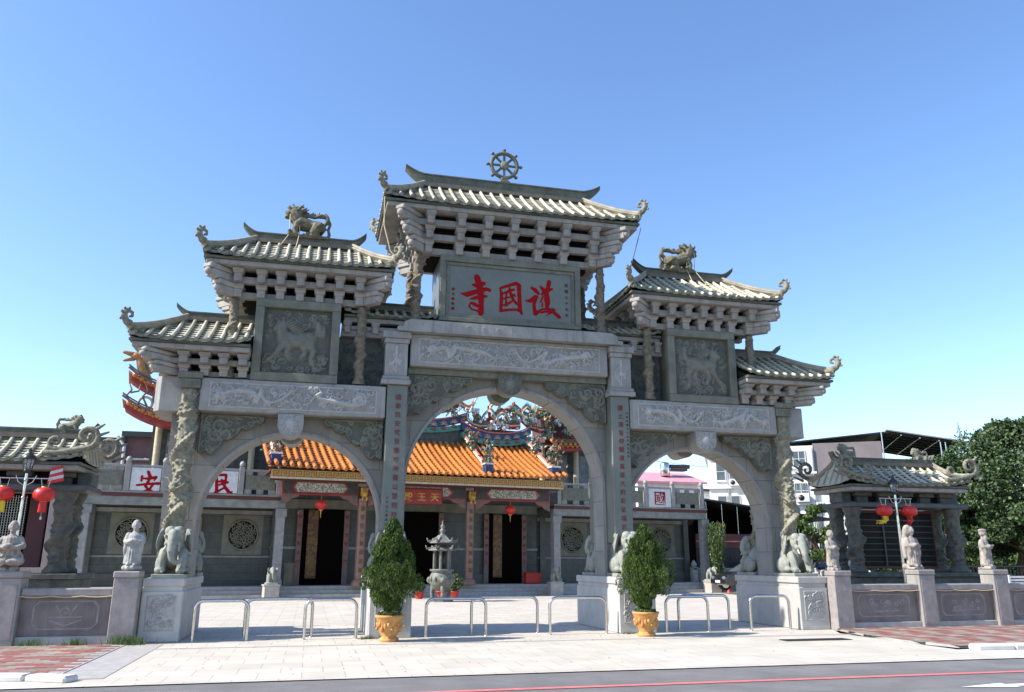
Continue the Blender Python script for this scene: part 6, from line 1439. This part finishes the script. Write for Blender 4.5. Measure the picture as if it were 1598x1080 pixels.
for i in range(8): MB().tube([(18.9+i*1.05, 26.1, 0), (18.9+i*1.05, 26.1, 5.18-.13*i)], .03, 6).build('post', 'steel', sh)
MB().box(18, 26.3, 25.88, 25.899, 2.78, 2.84).build('rail', 'pink_line', sh)
pr_ = thing('pink_roof_house', (0, 0, 0), 'pink metal roof with steel water tank above the balustrade, seen through the right arch', 'house')
MB().prism_x([(36, 7.25), (36, 7.4), (40, 8.5), (40, 8.3)], 18.5, 24.2).build('roof', 'pink_roof', pr_); MB().box(18.7, 24, 36.4, 40, 0, 7.3).build('wall', 'house_white', pr_)
MB().lathe([(.35, 0), (.37, .02), (.37, .9), (.3, 1.02), (.1, 1.08)], c=(21.7, 38, 8.0), n=18).build('water_tank', 'steel', pr_)
MB().box(22.2, 23.6, 38, 38.8, 8.45, 8.6).tube([(22.1, 37.9, 8.75), (23.7, 37.9, 8.75)], .16, 10).build('solar_heater', 'dark_metal', pr_)
lh = thing('red_corrugated_building', (0, 0, 0), 'maroon corrugated metal building with white drainpipe behind the left pavilion', 'building')
MB().box(-26, -15.0, 28, 34, 0, 7.9).build('wall', 'corrugated', lh); MB().box(-26, -14.9, 27.9, 34, 7.902, 8.15).build('parapet', 'dark_metal', lh); MB().box(-14.95, -9, 28, 34, 0, 8.2).build('wall', 'corrugated_red', lh); MB().box(-15.1, -9, 27.7, 34, 8.202, 8.5).build('parapet', 'dark_metal', lh)
MB().tube([(-15.3, 27.8, 8.2), (-14.9, 27.8, 7.7), (-14.9, 27.8, 3)], .09, 8).tube([(-15.4, 27.8, 3), (-15.4, 27.8, 6.6), (-15.1, 27.8, 6.6)], .05, 6).tube([(-14.9, 27.9, 7.0), (-10, 27.9, 7.0)], .06, 6).build('drain_pipe', 'painted_white', lh)
# low wall, plants, vehicles
lw = thing('garden_wall', (0, 0, 0), 'low pale stone garden wall with lotus bud post, behind the black car', 'wall')
MB().box(16.8, 22, 24, 24.3, 0, 1.15, .02).build('panel', 'temple_beam', lw); MB().box(17.1, 18.9, 23.95, 23.999, .5, .98, .01).build('inset', 'plaque_stone', lw); MB().box(16.75, 22, 23.9, 24.4, 1.152, 1.26, .02).build('coping', 'temple_column', lw)
for x in (16.9, 18.6, 20.6): MB().box(x-.16, x+.16, 23.9, 24.3, 0, 1.32, .02).lathe([(.1, 0), (.16, .08), (.17, .2), (.08, .34), (0, .42)], c=(x, 24.1, 1.3), n=14).build('post', 'statue_pale', lw)
shrub(Vector((17.25, 21.9, 0)), 'tall feathery bamboo clump beside the granite column at the right end of the temple', None, 3.6, .55, 4200, 'leaf_light', 4, 'bamboo_clump', 'bamboo', None)
for x, y, h, w, lb in ((21.5, 25.3, 1.7, 1.3, 'rounded green hedge bush behind the garden wall'), (18.6, 25.2, 1.65, 1.1, 'clipped hedge bush left of the lotus bud post'),):
    shrub(Vector((x, y, 0)), lb, None, h, w, 3000, 'leaf_light', int(x), 'hedge_bush', 'bush', 'bushes behind the garden wall')
def car(loc, rz, paint, lb):
    t = thing('parked_car', loc, lb, 'car', 'cars parked behind the gateway', rz)
    body = [(-2.2, .35), (-2.25, .75), (-2.1, .92), (-1.2, .98), (1.3, .95), (2.0, .82), (2.2, .6), (2.2, .32), (1.75, .28), (-1.8, .28)]
    roof_ = [(-1.75, .96), (-1.2, 1.40), (-.4, 1.47), (.35, 1.44), (1.15, .97)]
    b = MB().prism(body, -.86, .86); bm_ = b.build('body', paint, t); md = bm_.modifiers.new('b', 'BEVEL'); md.width = .08; md.segments = 3
    V = []; 
    for y, s_ in ((-.82, 1), (.82, 1)):
        V += [(x, y*(1 if z < 1 else .80), z) for x, z in roof_]
    n = 5; F = [(0, 1, 2, 3, 4)[::-1], (5, 6, 7, 8, 9)]+[(i, i+1, i+6, i+5) for i in range(4)]
    g = MB().add(V, F).build('windows', 'glass_dark', t)
    rf_ = MB().add([(x, y*.66, z+.012) for x, z in roof_[1:4] for y in (-1, 1)]+[(x, y*.66, z-.01) for x, z in roof_[1:4] for y in (-1, 1)], [(0, 2, 3, 1), (2, 4, 5, 3), (0, 6, 8, 2), (2, 8, 10, 4), (1, 3, 9, 7), (3, 5, 11, 9)]).build('car_roof', paint, t)
    for x in (-1.35, 1.4):
        for y in (-.80, .80):
            w = MB().tube([(x, y-.1, .32), (x, y+.1, .32)], .32, 22).build('wheel', 'rubber', t); MB().tube([(x, y-.115, .32), (x, y+.115, .32)], .2, 14).build('rim', 'steel', w)
    for y in (-.6, .6): MB().ball((2.17, y, .66), (.06, .2, .09), 10).build('headlight', 'glass_clear', t); MB().ball((-2.2, y, .78), (.05, .18, .09), 10).build('tail_light', 'plastic_red', t)
    MB().box(2.19, 2.215, -.25, .25, .42, .54).build('number_plate', 'painted_white', t); MB().ball((.75, -.95, .98), (.07, .1, .07), 8).ball((.75, .95, .98), (.07, .1, .07), 8).build('mirror', paint, t)
car(Vector((18.1, 19.4, .15)), PI, 'car_black', 'black car behind the right arch, half hidden by the rear elephant'); car(Vector((24.3, 22.0, .25)), -PI/2-.35, 'car_white', 'white car facing the road, left of the stone monk on the lotus base'); car(Vector((27.0, 24.3, .3)), -PI/2-.35, 'car_white', 'white car right of the stone monk on the lotus base, beside the right pavilion')
hy = MB().lathe([(.12, 0), (.12, .05), (.09, .08), (.09, .5), (.12, .52), (.12, .6), (.06, .7), (0, .74)], n=16).tube([(-.16, 0, .42), (.16, 0, .42)], .05, 8)
tag(hy.build('fire_hydrant', 'plastic_red', loc=(17.35, 21.0, 0)), 'red hydrant beside the small standing elephant in the right arch', 'hydrant')
def pivot(t, px, py, ang):
    R_ = Matrix.Rotation(ang, 3, 'Z'); p = Vector((px, py, 0)); t.location = p-R_ @ p; t.rotation_euler[2] = ang
pivot(A, 30.3, 45, -.5); A.location.x -= 1.3; pivot(Bd, 29.9, 30, -.52)
# trees
def tree(pos, H, W_, zb, nblob, nleaf, size, m, lb, seed, trunks=1, name='broadleaf_tree', grp='trees behind the right pavilion'):
    t = thing(name, pos, lb, 'tree', grp); rnd = random.Random(seed); tk = MB(); lobes = []
    for i in range(nblob):
        u = rnd.random(); z = zb+(H-zb)*u; a = rnd.uniform(0, 6.28); prof = math.sin(PI*min(1, .18+.82*(u**.8)))**.55 if u < .98 else .3
        r = W_*prof*math.sqrt(rnd.uniform(.15, 1)); lobes.append((Vector((r*math.cos(a), r*math.sin(a), z-.2)), rnd.uniform(.55, 1.15)*W_*.21))
    for k in range(trunks):
        a = k*2.1; bx, by = (.0, .0) if trunks == 1 else (1.3*math.cos(a), .9*math.sin(a)); tk.tube([(bx, by, -.1), (bx*.9, by*.9, zb*.6), (bx*.6+.2, by*.6, zb+.8), (bx*.3, by*.3, H*.65)], [.34*H/9, .24*H/9, .17*H/9, .06], 9)
    for c, s_ in lobes[::2]: tk.tube([(c.x*.1, c.y*.1, zb*.8), (c.x*.5, c.y*.5, (zb+c.z)/2), tuple(c)], [.09*H/9, .06*H/9, .015], 5)
    tk.build('trunk', 'bark', t)
    def sp(rn):
        c, s_ = rn.choice(lobes); d = Vector((rn.gauss(0, 1), rn.gauss(0, 1), rn.gauss(0, 1))).normalized(); return c+Vector((d.x, d.y, d.z*.72))*s_*rn.uniform(.6, 1.05), d
    leaves(nleaf, sp, size, rnd, upness=.1, aspect=.42).build('crown', m, t); return t
tree(Vector((37.0, 20, 0)), 9.9, 5.5, 2.6, 150, 85000, .17, 'leaf_banyan', 'large dense banyan with dark glossy crown and several trunks at the right edge', 3, 5, 'banyan_tree')
tree(Vector((32.8, 22.5, 0)), 7.9, 3.3, 2.4, 90, 36000, .16, 'leaf_banyan', 'smaller dark round crowned tree directly behind the right pavilion roof', 5, 2, 'banyan_tree')
tree(Vector((22.9, 20.5, 0)), 4.8, 1.7, 2.0, 30, 6500, .17, 'leaf_light', 'small light green leafy tree between the rightmost elephant and the right pavilion', 8, 2)
tag(leaves(9000, lambda rn: (Vector((rn.uniform(20, 48), rn.uniform(26, 29), rn.uniform(.3, 2.1))), Vector((0, 0, 1))), .3, random.Random(2), aspect=.35).build('verge_greenery', 'leaf_light'), kind='stuff')
tag(leaves(26000, lambda rn: (lambda x, t: (Vector((x, 50+rn.uniform(0, 9), t*(4.2+2.6*math.sin(x*.31)+1.2*math.sin(x*.9)))), Vector((0, 0, 1))))(rn.uniform(34, 105), rn.random()**.6), .55, random.Random(5), aspect=.42).build('distant_trees', 'leaf_banyan'), kind='stuff')
rl = thing('park_railing', (0, 0, 0), 'dark picket railing under the banyan at the right edge', 'railing')
b = MB()
for i in range(60): b.tube([(20.6+i*.2, 11.5, .3), (20.6+i*.2, 11.5, 1.45)], .025, 4)
b.build('pickets', 'dark_metal', rl); MB().tube([(20.5, 11.5, 1.42), (32.6, 11.5, 1.42)], .04, 6).tube([(20.5, 11.5, .5), (32.6, 11.5, .5)], .03, 6).build('rails', 'dark_metal', rl)
wb = thing('white_bench', (20.3, 5.2, 0), 'white slatted bench beyond the wall at the right edge', 'bench')
for i in range(4): MB().box(-1.6, 1.6, .25, .29, .72+i*.11, .79+i*.11).build('back_slat', 'painted_white', wb)
for i in range(4): MB().box(-1.6, 1.6, -.25+i*.12, -.16+i*.12, .55, .58).build('seat_slat', 'painted_white', wb)
for x in (-1.5, 0, 1.5): MB().box(x-.04, x+.04, -.25, .28, 0, .545).box(x-.04, x+.04, .2, .248, .55, 1.16).build('leg', 'painted_white', wb)
# wires and mast
def pl(a, b, sag, lb):
    a = Vector(a); b = Vector(b); pts = [a.lerp(b, i/16)+Vector((0, 0, -sag*4*(i/16)*(1-i/16))) for i in range(17)]
    tag(MB().tube(pts, .022, 4).build('power_line', 'wire'), lb, 'cable', 'overhead power lines')
for i, (z, lb) in enumerate(((14.4, 'topmost power line beyond the right arch'), (13.5, 'second highest power line beyond the right arch'), (12.6, 'third highest power line beyond the right arch'), (11.2, 'lowest power line beyond the right arch'))):
    pl((24, 60, z+1.6), (42, 52, z-.9), .4, lb)
pl((52, 62, 13.6), (82, 58, 18.6), .5, 'upper power line running to the banyan at the right'); pl((52, 62, 12.2), (82, 58, 16.6), .5, 'lower power line running to the banyan at the right')
ms = MB(); 
for dx, dy in ((-.25, -.25), (.25, -.25), (.25, .25), (-.25, .25)): ms.tube([(79.2+dx*2, 70+dy*2, 0), (79.2+dx, 70+dy, 17), (79.2, 70, 19.9)], .07, 4)
for i in range(9): z = 12+i*.8; ms.tube([(78.8, 70, z), (79.6, 70, z+.7)], .05, 4)
tag(ms.build('lattice_mast', 'steel'), 'thin lattice mast rising above the banyan crown', 'mast')
